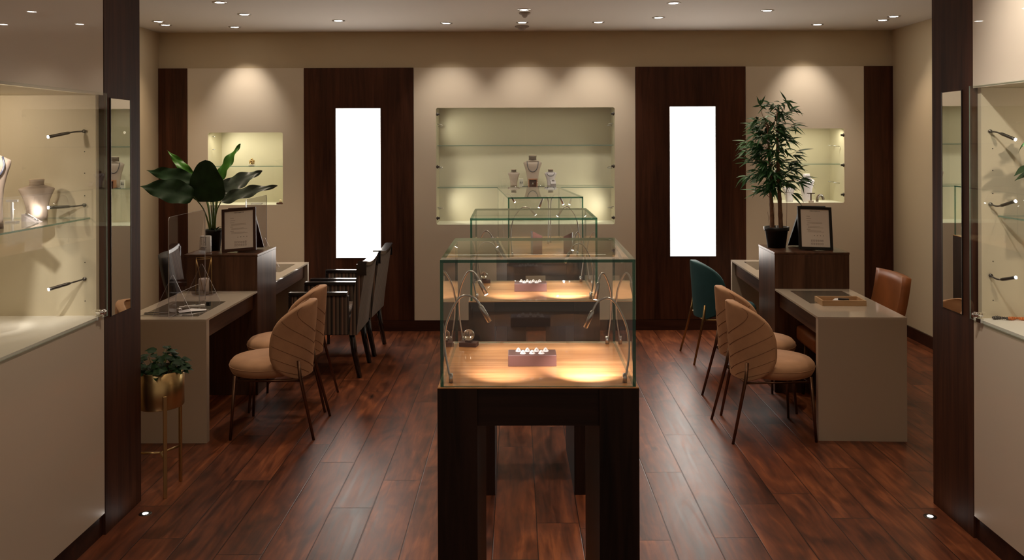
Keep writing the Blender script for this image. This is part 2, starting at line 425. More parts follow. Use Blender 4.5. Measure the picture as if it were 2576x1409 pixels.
def rrect(x0, x1, z0, z1, r, n=5):
    pts = []
    for cx, cz, a0 in ((x1 - r, z1 - r, 0), (x0 + r, z1 - r, 90), (x0 + r, z0 + r, 180), (x1 - r, z0 + r, 270)):
        for k in range(n + 1):
            a = R(a0 + 90 * k / n); pts.append((cx + r * math.cos(a), cz + r * math.sin(a)))
    return pts
def plate(name, outer, holes, y0, y1, mat, kind=None, parent=None):
    """upright plate in the XZ plane between y0 and y1 with holes cut in it"""
    cu = bpy.data.curves.new('c', 'CURVE'); cu.dimensions = '2D'; cu.fill_mode = 'BOTH'; cu.extrude = (y1 - y0) / 2
    for loop in [outer] + holes:
        sp = cu.splines.new('POLY'); sp.points.add(len(loop) - 1); sp.use_cyclic_u = True
        for i, p in enumerate(loop): sp.points[i].co = (p[0], p[1], 0, 1)
    tmp = bpy.data.objects.new('t', cu); COL.objects.link(tmp)
    dg = bpy.context.evaluated_depsgraph_get(); dg.update()
    me = bpy.data.meshes.new_from_object(tmp.evaluated_get(dg))
    bpy.data.objects.remove(tmp); bpy.data.curves.remove(cu)
    for v in me.vertices: v.co = (v.co.x, (y0 + y1) / 2 + v.co.z, v.co.y)
    me.materials.clear(); me.materials.append(M[mat]); me.name = name
    for p in me.polygons: p.use_smooth = False
    bm = bmesh.new(); bm.from_mesh(me); bmesh.ops.recalc_face_normals(bm, faces=bm.faces); bm.to_mesh(me); bm.free()
    o = bpy.data.objects.new(name, me); COL.objects.link(o)
    if kind: o['kind'] = kind
    if parent: o.parent = parent
    return o
def rect(x0, x1, z0, z1): return [(x0, z0), (x1, z0), (x1, z1), (x0, z1)]
def struct(name, mb, mats): return tag(mb.build(name, mats), kind='structure')

# ------------------------------------------------------------------ the shell
XL, XR = -3.31, 3.475
NICHES = [(-2.853, -2.162, 1.168, 1.838), (-.745, .905, .978, 2.060), (2.338, 3.026, 1.170, 1.857)]
struct('floor', MB().box(-4.2, 4.4, -.6, 8.7, -.1, 0), 'floor')
struct('ceiling', MB().box(-3.6, 3.8, .4, 8.7, CEIL, CEIL + .1), 'ceil')
grow = .012
plate('wall_back', rect(XL - .15, XR + .15, 0, CEIL), [rect(a - grow, b + grow, c - grow, d + grow) for a, b, c, d in NICHES], BACK, BACK + .03, 'wall', 'structure')
struct('wall_left', MB().box(XL - .12, XL, 4.2, BACK, 0, CEIL), 'wall')
struct('wall_right', MB().box(XR, XR + .12, 4.2, BACK, 0, CEIL), 'wall')
struct('baseboard_left', MB().box(XL, XL + .015, 4.3, BACK - .03, 0, .10), 'base')
struct('baseboard_right', MB().box(XR - .015, XR, 4.3, BACK - .03, 0, .10), 'base')
struct('baseboard_back', MB().box(XL, XR, BACK - .034, BACK, 0, .097), 'base')
PB = BACK - .022
PZ0, PZ1 = .098, 2.432
def wallpanel(x0, x1, mat, label, hole=None, y0=PB, cat='wall panel'):
    if hole:
        o = plate('wall_panel', rect(x0, x1, PZ0, PZ1), [rrect(*hole, .018)], y0, BACK - .001, mat)
    else:
        o = MB().box(x0, x1, y0, BACK - .001, PZ0, PZ1, bevel=.0015, seg=1).build('wall_panel', mat)
    return tag(o, label, cat)
wallpanel(XL + .001, -3.042, 'walnut', 'narrow dark walnut wall panel in the left back corner', y0=PB - .006)
wallpanel(-3.040, -1.966, 'panel', 'tall cream lacquered wall panel around the small left niche', NICHES[0])
wallpanel(-1.964, -.953, 'walnut', 'wide dark walnut wall panel holding the left light box', y0=PB - .006)
wallpanel(-.951, 1.096, 'panel', 'broad cream lacquered wall panel around the central niche', NICHES[1])
wallpanel(1.098, 2.114, 'walnut', 'wide dark walnut wall panel holding the right light box', y0=PB - .006)
wallpanel(2.116, 3.208, 'panel', 'tall cream lacquered wall panel around the small right niche', NICHES[2])
wallpanel(3.210, XR - .001, 'walnut', 'narrow dark walnut wall panel in the right back corner', y0=PB - .006)

def lightbox(x0, x1, z0, z1, label):
    t = thing('light_box', ((x0 + x1) / 2, PB - .006, z0), label, 'light')
    h = (x1 - x0) / 2; H = z1 - z0
    MB().box(-h, h, -.004, -.0005, 0, H).build('diffuser', 'lightbox', t)
    f = MB(); e = .006
    for a in ((-h - e, -h, -e, H + e), (h, h + e, -e, H + e)): f.box(a[0], a[1], -.006, -.0005, a[2], a[3])
    f.box(-h, h, -.006, -.0005, -e, 0); f.box(-h, h, -.006, -.0005, H, H + e)
    f.build('frame', 'dsteel', t)
lightbox(-1.668, -1.258, .680, 2.056, 'tall glowing white light box in the wood panel behind the striped armchairs')
lightbox(1.413, 1.832, .684, 2.062, 'tall glowing white light box in the wood panel beside the bamboo')

# niches
def rod_lamp(parent, x, z, sgn, y, power, aim, lit=True, droop=0.0, L=.045):
    """short steel lamp rod fixed to a niche side"""
    m = MB(); m.tube([(x, y, z), (x + sgn * L, y, z - droop)], .0045, 0, 8)
    o = m.build('rod_lamp', 'steel', parent)
    MB().tube([(x + sgn * L, y, z - droop), (x + sgn * (L + .003), y, z - droop)], .004, 0, 8).build('lens', 'chrome', o)
    if power:
        p = parent.location + Vector((x + sgn * (L + .02), y, z - droop))
        add_light('niche_spot', 'SPOT', p, power, (1, .92, .70), aim, 120, 1, .01)
    return o
def niche(idx, label, shelves, depth=.38, hinges=(), door=True, tint=(1, .90, .58), glow=3.0):
    x0, x1, z0, z1 = NICHES[idx]
    t = thing('display_niche', ((x0 + x1) / 2, BACK, z0), label, 'display niche')
    h = (x1 - x0) / 2; H = z1 - z0; e = .008; th = .02
    b = MB(); ya, yb = .032, depth
    b.box(-h - th, h + th, yb, yb + th, -th, H + th)
    b.box(-h - th, -h - e, -.019, yb, -th, H + th, 0); b.box(h + e, h + th, -.019, yb, -th, H + th, 0)
    b.box(-h - e, h + e, -.019, yb, H + e, H + th, 0)
    b.build('lining', 'niche', t)
    MB().box(-h - e, h + e, -.015, yb, -th, -.0).build('sill', 'sill', t)
    for z in shelves:
        MB().slab(-h, h, .09, yb - .005, z - z0 - .007, z - z0).build('glass_shelf', ['glass', 'edge_pale'], t)
    for (sx, z) in hinges:
        m = MB(); X = sx * h
        m.box(min(X, X - sx * .032), max(X, X - sx * .032), -.028, -.008, z - z0 - .009, z - z0 + .009, bevel=.003)
        m.tube([(X - sx * .012, -.030, z - z0 - .016), (X - sx * .012, -.030, z - z0 + .016)], .006)
        m.build('hinge', 'dsteel', t)
    n = 2 if h > .5 else 1
    for i in range(n):
        a = -h + i * 2 * h / n + .001; b_ = -h + (i + 1) * 2 * h / n - .001
        plate('glass_door', rrect(a, b_, .001, H - .001, .016), [], -.024, -.019, 'glass', parent=t)
    return t
n1 = niche(0, 'small bright yellowish niche behind the leafy plant, one shelf', [1.525], hinges=())
n2 = niche(1, 'wide central wall niche with two glass shelves', [1.712, 1.318],
           hinges=((-1, 2.00), (-1, 1.515), (-1, 1.04), (1, 2.00), (1, 1.515), (1, 1.04)))
n3 = niche(2, 'small yellowish niche behind the bamboo, one shelf', [1.528], hinges=((1, 1.795), (1, 1.518), (1, 1.245)))
# unlit lamp rods; the niches are brightened by added lights without fittings
for z in (1.90, 1.50, 1.12):
    for sg in (-1, 1):
        for dy, dz in ((.10, .012), (.20, -.010)):
            rod_lamp(n2, sg * .825, z - .978 + dz, -sg, dy, 0, None, droop=.006 * (1 if dy < .15 else -1))
for sgx, zz in ((1, 1.69), (1, 1.345)):
    for dy, dz in ((.10, .0), (.24, .004)):
        rod_lamp(n3, .344, zz - 1.170 + dz, -1, dy, 0, None, L=.055, droop=-.006)
for zz in (1.80, 1.68): rod_lamp(n1, -.345, zz - 1.168, 1, .1, 0, None, L=.02)
NG = (1.0, .92, .70)
add_light('niche_light', 'SPOT', (-.70, 8.20, 1.90), 2.0, NG, (-.50, 8.48, 1.86), 100, 1, .01)
add_light('niche_light', 'SPOT', (-.66, 8.22, 1.16), 3.2, NG, (-.30, 8.48, 1.14), 130, 1, .02)
add_light('niche_light', 'SPOT', (.84, 8.22, 1.13), 4.0, NG, (.55, 8.48, 1.10), 130, 1, .02)
add_light('niche_light', 'SPOT', (-.70, 8.22, 1.50), 1.3, NG, (.10, 8.44, 1.48), 130, 1, .02)
add_light('niche_light', 'SPOT', (.84, 8.22, 1.52), 1.3, NG, (.2, 8.44, 1.5), 130, 1, .02)
add_light('niche_light', 'AREA', (.08, 8.18, 2.05), 1.0, NG, (.08, 8.30, 1.0), sx=1.5, sy=.04)
add_light('niche_light', 'SPOT', (-2.82, 8.16, 1.79), 5.0, NG, (-2.45, 8.45, 1.5), 140, 1, .02)
add_light('niche_light', 'AREA', (-2.5, 8.16, 1.83), 1.8, NG, (-2.5, 8.30, 1.0), sx=.6, sy=.04)
add_light('niche_light', 'AREA', (2.68, 8.16, 1.85), 2.4, NG, (2.68, 8.30, 1.0), sx=.6, sy=.04)
add_light('niche_light', 'SPOT', (2.70, 8.13, 1.82), 5.0, (1, .95, .95), (2.70, 8.25, 1.35), 50, .8, .02)
add_light('niche_light', 'SPOT', (2.97, 8.16, 1.36), 1.5, (1, .95, .9), (2.6, 8.3, 1.25), 110, 1, .02)

# ------------------------------------------------------------------ ceiling fittings
def make_downlight(loc, label):
    t = thing('downlight', loc, label, 'downlight', group='recessed ceiling downlights')
    m = MB(); m.lathe([(.034, -.001), (.036, -.005), (.050, -.005), (.054, 0), (.054, .001), (.034, .001)], seg=28, closed=False)
    m.build('trim_ring', 'steel', t)
    MB().lathe([(.001, -.0035), (.033, -.0035), (.033, -.001), (.001, -.001)], seg=24, closed=False).build('lens', 'dlens', t)
    return t
d0 = make_downlight((DOWNLIGHTS[0][0], DOWNLIGHTS[0][1], CEIL), DOWNLIGHTS[0][4])
for x, y, aim, f, lab in DOWNLIGHTS[1:]:
    copy_tree(d0, (x, y, CEIL), 0, lab)
near_lab = ['over the left desk', 'over the left aisle', 'over the right aisle', 'over the right desk', 'at the entrance, left side',
            'at the entrance, right side', 'beside the left wall near the entrance', 'beside the right wall near the entrance',
            'over the gap before the farthest case', 'over the gap behind the nearest case']
for (x, y, f), lb in zip(NEAR_DOWN, near_lab):
    copy_tree(d0, (x, y, CEIL), 0, 'recessed downlight out of the picture ' + lb)
copy_tree(d0, (1.35, 3.15, CEIL), 0, 'recessed downlight out of the picture turned at the right entrance panel')
def sensor(loc, label, r=.045):
    t = thing('ceiling_sensor', loc, label, 'sensor')
    MB().lathe([(.001, 0), (r, 0), (r, -.008), (r * .8, -.014), (.001, -.014)], seg=28, closed=False).build('mounting_ring', 'plastic', t)
    MB().lathe([(r * .55, -.012), (r * .5, -.026), (r * .25, -.038), (.001, -.041)], seg=24, closed=False).build('dome', 'plastic', t)
sensor((.066, 6.92, CEIL), 'domed brown ceiling sensor hanging behind the nearer central downlight')
sensor((.05, 7.72, CEIL), 'flat round sensor on the ceiling close above the back wall', .062)

# ------------------------------------------------------------------ entrance display cabinets
def entrance(sg, X, y_end, y_col, pin, name_side, mir):
    """one side of the entrance: end wall, wood column with mirror, glass fronted cabinet. sg -1 left, +1 right"""
    xo = XL - .12 if sg < 0 else XR + .12
    def bx(m, a, b, *r, **k): return m.box(min(a, b), max(a, b), *r, **k)
    m = MB(); bx(m, sg * (X + .05), xo, y_col, y_end, 0, CEIL)
    struct('wall_front_' + name_side, m, 'wall')
    m = MB(); bx(m, sg * X, sg * (X + .05), y_col, y_end, 0, CEIL)
    o = struct('wall_column_' + name_side, m, 'column')
    # mirror set in the column
    ym0, ym1, z0, z1 = mir
    t = thing('wall_mirror', (sg * X, (ym0 + ym1) / 2, z0), 'tall narrow mirror set in the %s entrance wood column' % name_side, 'mirror')
    h = (ym1 - ym0) / 2
    m = MB(); bx(m, 0, -sg * .004, -h, h, 0, z1 - z0); m.build('mirror_glass', 'mirror', t)
    m = MB(); e = .003
    bx(m, 0, -sg * .006, -h - e, -h, -e, z1 - z0 + e); bx(m, 0, -sg * .006, h, h + e, -e, z1 - z0 + e)
    m.build('frame', 'dsteel', t)
for_side = {}
def cabinet(sg, X, y1, side, label, z_f=.985, z_t=1.96, y0=1.9, D=.86, rot=0):
    t = thing('entrance_cabinet', (sg * X, y1, 0), label, 'display cabinet', rz=rot)
    def bx(m, a, b, *r, **k): return m.box(min(a, b), max(a, b), *r, **k)
    L = y1 - y0
    m = MB(); bx(m, sg * .012, sg * .03, -L, 0, 0, .10); m.build('plinth', 'base', t)
    m = MB(); bx(m, 0, sg * .02, -L, -.002, .10, z_f - .012); m.build('lower_panel', 'gloss', t)
    m = MB(); bx(m, 0, sg * .02, -L, -.002, z_t, CEIL - .001); m.build('upper_panel', 'gloss', t)
    m = MB(); bx(m, .0, sg * D, -L, -.0, z_f - .011, z_f); m.build('cabinet_floor', 'cabfloor', t)
    m = MB(); bx(m, sg * D, sg * (D + .02), -L, 0, z_f, z_t); bx(m, sg * .02, sg * D, -L, -L + .02, z_f, z_t)
    bx(m, sg * .021, sg * D, -.03, -.001, z_f, z_t); bx(m, sg * .021, sg * D, -L, -.0, z_t + .001, z_t + .02); m.build('lining', 'cab', t)
    # pin holes of the end wall
    m = MB()
    for z in (1.71, 1.615, 1.515, 1.22, 1.05):
        m.tube([(sg * .070, -.0295, z), (sg * .070, -.0312, z)], .0022)
    m.build('pin_holes', 'ink', t)
    # glass shelf
    m = MB(); xs = .045 if sg < 0 else .09
    m.slab(min(sg * xs, sg * (D - .02)), max(sg * xs, sg * (D - .02)), -L + .05, -.035, 1.413, 1.42)
    m.build('glass_shelf', ['glass', 'edge_pale'], t)
    # glass door in front
    m = MB(); m.slab(min(-sg * .002, -sg * .007), max(-sg * .002, -sg * .007), -1.35, .018, z_f - .01, z_t + .01)
    m.build('glass_door', ['glass', 'edge_pale'], t)
    m = MB()
    m.tube([(sg * .004, -.06, z_f + .022), (-sg * .030, -.06, z_f + .022)], .012, 0, 16)
    m.tube([(-sg * .030, -.06, z_f + .022), (-sg * .036, -.06, z_f + .022)], .008, 0, 16)
    bx(m, sg * .0, -sg * .014, -.085, -.045, z_f - .012, z_f + .008, bevel=.002)
    m.build('lock', 'chrome', t)
    return t
entrance(-1, 1.84, 4.27, 3.90, 0, 'left', (3.955, 4.155, .965, 1.95))
entrance(1, 2.00, 4.21, 3.84, 0, 'right', (3.925, 4.105, .965, 1.97))
cl = cabinet(-1, 1.84, 3.895, 'left', 'glass fronted display cabinet at the left picture edge with bright busts', rot=R(0))
cr_ = cabinet(1, 2.00, 3.835, 'right', 'glass fronted display cabinet at the right picture edge with plant inside', z_f=.972, z_t=1.975)

def arm_lamp(parent, p0, p1, bend, power, aim):
    """flexible lamp arm from an end wall mount p0 to its tip p1 (local to the cabinet)"""
    p0, p1 = Vector(p0), Vector(p1); mid = p0.lerp(p1, .35) + Vector(bend)
    path = smooth_path([p0, mid, p1], 8)
    k = int(len(path) * .55)
    o = MB().tube(path[:k + 1], .0035, 0, 8).tube([p0, p0 + Vector((0, -.008, 0))], .008).build('lamp_arm', 'dsteel', parent)
    MB().tube(path[k:], [.0048] + [.007] * (len(path) - k - 1), 0, 10).build('lamp_head', 'dsteel', o)
    d = (p1 - path[-3]).normalized()
    MB().tube([p1, p1 + d * .004], .0066, 0, 10).build('lens', 'lens', o)
    if power:
        add_light('arm_spot', 'SPOT', parent.matrix_basis @ (p1 + d * .012), power, WHITE, parent.matrix_basis @ Vector(aim), 140, 1, .01)
bpy.context.view_layer.update()
for z0, z1, bd in ((1.80, 1.775, (0, 0, .004)), (1.474, 1.472, (0, 0, -.002)), (1.148, 1.122, (0, 0, .0))):
    arm_lamp(cl, (-.070, -.031, z0), (-.165, -.15, z1), bd, .9, (-.40, -.35, z1 - .05))
for z0, z1, bd in ((1.785, 1.750, (0, 0, .006)), (1.468, 1.488, (0, 0, -.012)), (1.158, 1.166, (0, 0, -.014))):
    arm_lamp(cr_, (.058, -.031, z0), (.105, -.14, z1), bd, 1.3, (.40, -.35, z1 - .05))
# unseen spots added inside each cabinet (outside the frame) to brighten the goods
add_light('cabinet_fill', 'SPOT', (-1.90, 3.12, 1.93), 24, WHITE, (-2.035, 3.36, 1.62), 45, .8, .02)
add_light('cabinet_fill', 'SPOT', (-2.40, 3.3, 1.92), 6.5, WARM, (-2.3, 3.86, 1.5), 140, .9, .02)
add_light('cabinet_fill', 'SPOT', (-1.90, 2.70, 1.92), 14, WHITE, (-2.0, 3.12, 1.62), 45, .8, .02)
add_light('cabinet_fill', 'SPOT', (2.25, 2.95, 1.90), 8, WARM, (2.35, 3.75, 1.3), 110, .9, .02)

# ------------------------------------------------------------------ busts and jewellery
BUST = [(0, .56, .30), (.25, .60, .31), (.45, .70, .33), (.60, .84, .34), (.70, .96, .32), (.745, 1.0, .28), (.765, .97, .24), (.80, .74, .24), (.825, .56, .25), (.84, .46, .25)]
def bust_ab(u):
    for (a, w0, d0), (b, w1, d1) in zip(BUST, BUST[1:]):
        if a <= u <= b:
            k = (u - a) / (b - a); return (w0 + (w1 - w0) * k) / 2, (d0 + (d1 - d0) * k) / 2 * 1.2
    return BUST[-1][1] / 2, BUST[-1][2] / 2 * 1.2
def bust_y(u, lean, wid): return lean * wid * math.sin(min(u, 1) * 2.2)
def bust_front(x, u, wid, lean=.12):
    a, b = bust_ab(u); q = min(1, abs(x) / (a * wid))
    return bust_y(u, lean, wid) - b * wid * (1 - q ** 2.6) ** (1 / 2.6)
def make_bust(name, loc, hgt, wid, label, rz=0, mat='bust', capm='cap', neck='brown_neck_shade', lean=.12, flare=False):
    t = thing(name, loc, label, 'bust', rz)
    def ring(u):
        a, b = bust_ab(u); yo = bust_y(u, lean, wid); out = []
        for k in range(36):
            an = 2 * math.pi * k / 36; c, s_ = math.cos(an), math.sin(an)
            out.append((a * wid * math.copysign(abs(c) ** .77, c), yo + b * wid * math.copysign(abs(s_) ** .77, s_), u * hgt))
        return out
    us = sorted(set([r[0] for r in BUST] + [.1, .35, .53, .65, .72, .756, .78, .81]))
    rows = [ring(u) for u in us]
    m = MB(); m.grid([r + [r[0]] for r in rows])
    for r, fl in ((rows[-1], False), (rows[0], True)):
        tb = bmesh.new(); f = [tb.verts.new(v) for v in r]; tb.faces.new(f[::-1] if fl else f); m._merge(tb, 0, False)
    bmesh.ops.remove_doubles(m.bm, verts=m.bm.verts, dist=1e-5); bmesh.ops.recalc_face_normals(m.bm, faces=m.bm.faces)
    m.build('torso', mat, t)
    yo = bust_y(.84, lean, wid); nb = .30 if flare else .215
    MB().lathe([(wid * nb, hgt * .835), (wid * (.225 if flare else .205), hgt * .87), (wid * .205, hgt * .92), (wid * .215, hgt * .975)], (0, yo, 0), 28, sy=.72).build('neck', neck, t)
    MB().lathe([(wid * .215, hgt * .975), (wid * .215, hgt * .993), (wid * .19, hgt)], (0, yo, 0), 28, sy=.72).build('neck_cap', capm, t)
    return t
def make_necklace(loc, wid, hgt, drop, r, label, mat='pearl', zc=.80, lean=.12, rz=0, cat='necklace', point=False):
    """open loop draped over the front of a bust of the given size; drop is a share of the height"""
    t = thing('necklace', loc, label, cat, rz)
    pts = []; n = 30
    for k in range(n + 1):
        a = math.pi * k / n; x = -math.cos(a) * wid * .30; s_ = max(0.0, math.sin(a))
        u = zc - drop * (s_ ** (1.5 if point else .8))
        pts.append((x, bust_front(x, u, wid, lean) - r * .8, u * hgt))
    m = MB(); m.tube(pts, r, 0, 8)
    if point: m.ball((0, pts[n // 2][1], pts[n // 2][2] - r * 2.2), r * 2.2, 0)
    m.build('bead_strand', mat, t); return t
SH = 1.318
b_big = make_bust('jewellery_bust', (.150, 8.30, SH), .300, .175, 'tallest beige necklace bust, middle of the three on the central niche shelf')
make_necklace((.150, 8.30, SH), .175, .300, .33, .003, 'grey bead necklace on the tallest central bust')
make_bust('jewellery_bust', (-.030, 8.34, SH), .165, .115, 'small bare beige bust left of the tall central bust')
make_bust('jewellery_bust', (.322, 8.33, SH), .165, .118, 'small pale lilac bust right of the tall central bust', mat='busts')
make_necklace((.322, 8.33, SH), .118, .165, .20, .0022, 'short dark necklace on the small right central bust')
# small jewellery boxes in front of them
t = thing('earring_stand', (.040, 8.225, SH), 'small upright cream block holding two dark drop earrings', 'earring stand')
MB().box(-.020, .020, 0, .022, 0, .078, bevel=.002).build('block', 'sill', t)
for s in (-1, 1):
    MB().tube([(s * .008, -.002, .060), (s * .008, -.003, .046)], .0012).ball((s * .008, -.003, .040), .004, 0, (1, .7, 1.7)).build('earring', 'ink', t)
t = thing('ring_box', (.150, 8.21, SH), 'square copper edged dark box showing a diamond ring', 'ring box')
MB().box(-.034, .034, .004, .045, 0, .068).build('box_body', 'ringbox', t)
m = MB(); 
for a in ((-.042, -.034, 0, .078), (.034, .042, 0, .078), (-.034, .034, .068, .078)): m.box(a[0], a[1], -.006, .046, a[2], a[3])
m.build('rim', 'copper', t)
MB().ball((0, -.004, .036), .009, 0, (1, .8, .9), 1).tube([(-.012, 0, .028), (0, -.002, .022), (.012, 0, .028)], .0015).build('ring', 'silver', t)
t = thing('ring_stand', (.342, 8.215, SH), 'small white slant topped block with an ornate silver ring', 'ring stand', R(8))
MB().prism([(-.0, 0), (.040, 0), (.040, .066), (.012, .056), (-.008, .03)], 'X', -.024, .024).build('block', 'busts', t)
MB().ball((0, .008, .062), .008, 0, (1.2, .8, .6), 1).ball((-.010, .010, .060), .004).ball((.010, .010, .060), .004).build('ring', 'silver', t)
for xx, lb in ((.085, 'thin dark bracelet lying left of the square ring box'), (.225, 'thin dark bracelet lying right of the square ring box')):
    t = thing('bracelet', (xx, 8.22, SH), lb, 'bracelet')
    MB().tube(smooth_path([(-.035, 0, .004), (-.01, -.008, .004), (.02, -.004, .004), (.036, .004, .004)], 6), .0035).build('chain', 'dsteel', t)
# right niche goods
SN = 1.171
make_bust('jewellery_bust', (2.727, 8.22, SN), .265, .150, 'tall white bust with delicate necklace in the right niche', mat='busts', capm='cap', neck='busts', flare=True)
make_necklace((2.727, 8.22, SN), .150, .265, .13, .0015, 'fine silver necklace with pointed centre on the white niche bust', 'silver', zc=.80, point=True)
make_bust('jewellery_bust', (2.566, 8.24, SN), .165, .120, 'short white bust half hidden behind the bamboo', mat='busts', capm='cap', neck='busts')
t = thing('earring_stand', (2.729, 8.105, SN), 'brown T shaped earring stand before the white bust', 'earring stand')
m = MB(); m.box(-.024, .024, 0, .03, 0, .018, bevel=.002); m.build('foot', 'cone', t)
MB().box(-.006, .006, .010, .018, .018, .085).box(-.036, .036, .009, .019, .080, .088).build('bar', 'brown_neck_shade', t)
for s in (-1, 1): MB().tube([(s * .030, .008, .080), (s * .030, .006, .045)], .0012).build('earring', 'silver', t)
t = thing('bracelet_stand', (2.83, 8.16, SN), 'ribbed curved bracelet holder right of the white bust', 'bracelet stand')
m = MB()
P = []
for k in range(13):
    a = R(165 * k / 12); P.append((-.030 * math.cos(a) + .0, 0, .062 * max(0.0, math.sin(a)) ** .8 + .003))
m.tube(P, .013); m.build('support', 'brown_neck_shade', t)
m = MB()
for k in range(2, 12):
    p = P[k]; m.ball((p[0] + .002, -.012, p[2]), .0045)
m.build('bracelet', 'silver', t)
# left niche goods
t = thing('gold_ornament', (-2.485, 8.20, 1.525), 'small golden knot ornament on a pale foot on the niche shelf', 'ornament')
MB().box(-.026, .026, -.016, .016, 0, .010, bevel=.002).build('foot', 'white', t)
m = MB(); m.ball((0, 0, .038), .020)
for k in range(9):
    a = k * 2.399; z = .020 + .004 * k
    m.tube([(.024 * math.cos(a + q) * (1 - abs(z - .04) * 8), .024 * math.sin(a + q) * (1 - abs(z - .04) * 8), z + .003 * math.sin(3 * q)) for q in [i * .5 for i in range(7)]], .0035)
m.ball((0, 0, .064), .010); m.build('knot', 'gold', t)
def crystal(loc, label, r=.024, rz=0):
    t = thing('crystal_ball', loc, label, 'crystal ball', rz)
    MB().box(-.034, .034, -.022, .022, 0, .016, bevel=.0015).box(-.012, .012, -.012, .012, .016, .021).build('wood_stand', 'copper' if False else 'ringbox', t)
    MB().ball((0, 0, .020 + r), r, 0, (1, 1, 1), 3).build('ball', 'crystal', t)
crystal((-2.20, 8.14, SN - .002), 'tiny glass ball in the lower right corner of the left niche', .014)
t = thing('price_riser', (-2.43, 8.16, 1.168), 'flat pale plinth on the left niche floor', 'riser')
MB().box(-.05, .05, -.02, .03, 0, .012, bevel=.002).build('plinth', 'white', t)

# ------------------------------------------------------------------ display cases with glass hoods
def goose(parent, pts, power, aim, lit=True, cone=100):
    """gooseneck lamp, local to the case: pts run from its foot to the end of its head"""
    path = smooth_path(pts, 10); n = len(path); k = int(n * .80)
    p = Vector(pts[0])
    o = MB().tube(path[:k + 1], .0037, 0, 10).tube([p, p + Vector((0, 0, .030))], [.0075, .0068], 0, 12).build('gooseneck_lamp', 'steel', parent)
    d = (path[-1] - path[k]).normalized()
    MB().tube([path[k] - d * .006, path[k], path[-1]], [.0045, .0078, .0078], 0, 14).build('lamp_head', 'steel', o)
    MB().tube([path[-1], path[-1] + d * .0015], .0070, 0, 14).build('lens', 'lens' if lit else 'chrome', o)
    if power:
        mw = parent.matrix_basis
        add_light('case_spot', 'SPOT', mw @ (path[-1] + d * .006), power, (.94, .91, 1.0), mw @ Vector(aim), cone, 1, .006)
ZT = .958
def case(loc, rz, Wd, Dp, label, H=.41, zt=ZT, side=.128, open_leg=True):
    t = thing('display_case', loc, label, 'display case', rz)
    h = Wd / 2; o = .009; g = .010
    for s in (-1, 1):
        m = MB(); m.box(min(s * (h + o), s * (h + o - side)), max(s * (h + o), s * (h + o - side)), -o, Dp + o, 0, zt - .004, bevel=.001, seg=1)
        m.build('side_panel', 'black_wood', t)
    MB().box(-(h + o - side), h + o - side, .0, .035, zt - .125, zt - .004).build('front_rail', 'black_wood_h', t)
    MB().box(-(h + o - side), h + o - side, Dp - .035, Dp, zt - .125, zt - .004).build('rear_rail', 'black_wood_h', t)
    MB().box(-(h + o), h + o, -o, Dp + o, zt - .004, zt, bevel=.001, seg=1).build('top_board', 'board', t)
    z0, z1 = zt, zt + H
    def gp(a): MB().slab(*a).build('glass_pane', ['glass', 'edge'], t)
    gp((-h, h, 0, Dp, z1 - g, z1))
    gp((-h + g, h - g, 0.0, g, z0, z1 - g)); gp((-h + g, h - g, Dp - g, Dp, z0, z1 - g))
    gp((-h, -h + g, 0, Dp, z0, z1 - g)); gp((h - g, h, 0, Dp, z0, z1 - g))
    bpy.context.view_layer.update()
    return t
c1 = case((.066, 2.817, 0), R(-.4), .63, .63, 'nearest glass display case on dark wood legs, in front')
c2 = case((.083, 4.33, 0), R(.5), .63, .63, 'second glass display case, behind the nearest one')
c3 = case((.196, 5.96, 0), R(4.4), .517, 1.30, 'farthest and longest glass display case, before the central niche')
def lamps(c, h, D, zt=ZT, full=True, pw=1.0):
    z = zt
    goose(c, [(-h, .05, z), (-h - .020, .05, z + .12), (-h - .012, .045, z + .20), (-h + .030, .04, z + .28), (-h + .075, .035, z + .283), (-h + .105, .03, z + .245), (-h + .128, .03, z + .205)], 11 * pw, (-h + .175, .19, z), False, 75)
    goose(c, [(h, .05, z), (h + .014, .05, z + .10), (h + .004, .045, z + .19), (h - .040, .04, z + .272), (h - .085, .035, z + .27), (h - .112, .03, z + .225), (h - .130, .03, z + .185)], 24 * pw, (h - .115, .19, z), False, 75)
    goose(c, [(-h + .005, D - .035, z), (-h - .012, D - .035, z + .12), (-h - .008, D - .05, z + .21), (-h + .022, D - .07, z + .283), (-h + .050, D - .08, z + .285), (-h + .075, D - .09, z + .245), (-h + .096, D - .1, z + .205)], 2.2 * pw, (-h + .20, D - .16, z))
    goose(c, [(h - .005, D - .035, z), (h + .010, D - .035, z + .12), (h + .006, D - .05, z + .21), (h - .018, D - .07, z + .275), (h - .034, D - .08, z + .275), (h - .046, D - .09, z + .235), (h - .056, D - .1, z + .185)], 2.2 * pw, (h - .14, D - .16, z))
lamps(c1, .285, .63)
lamps(c2, .285, .63, pw=1.2)
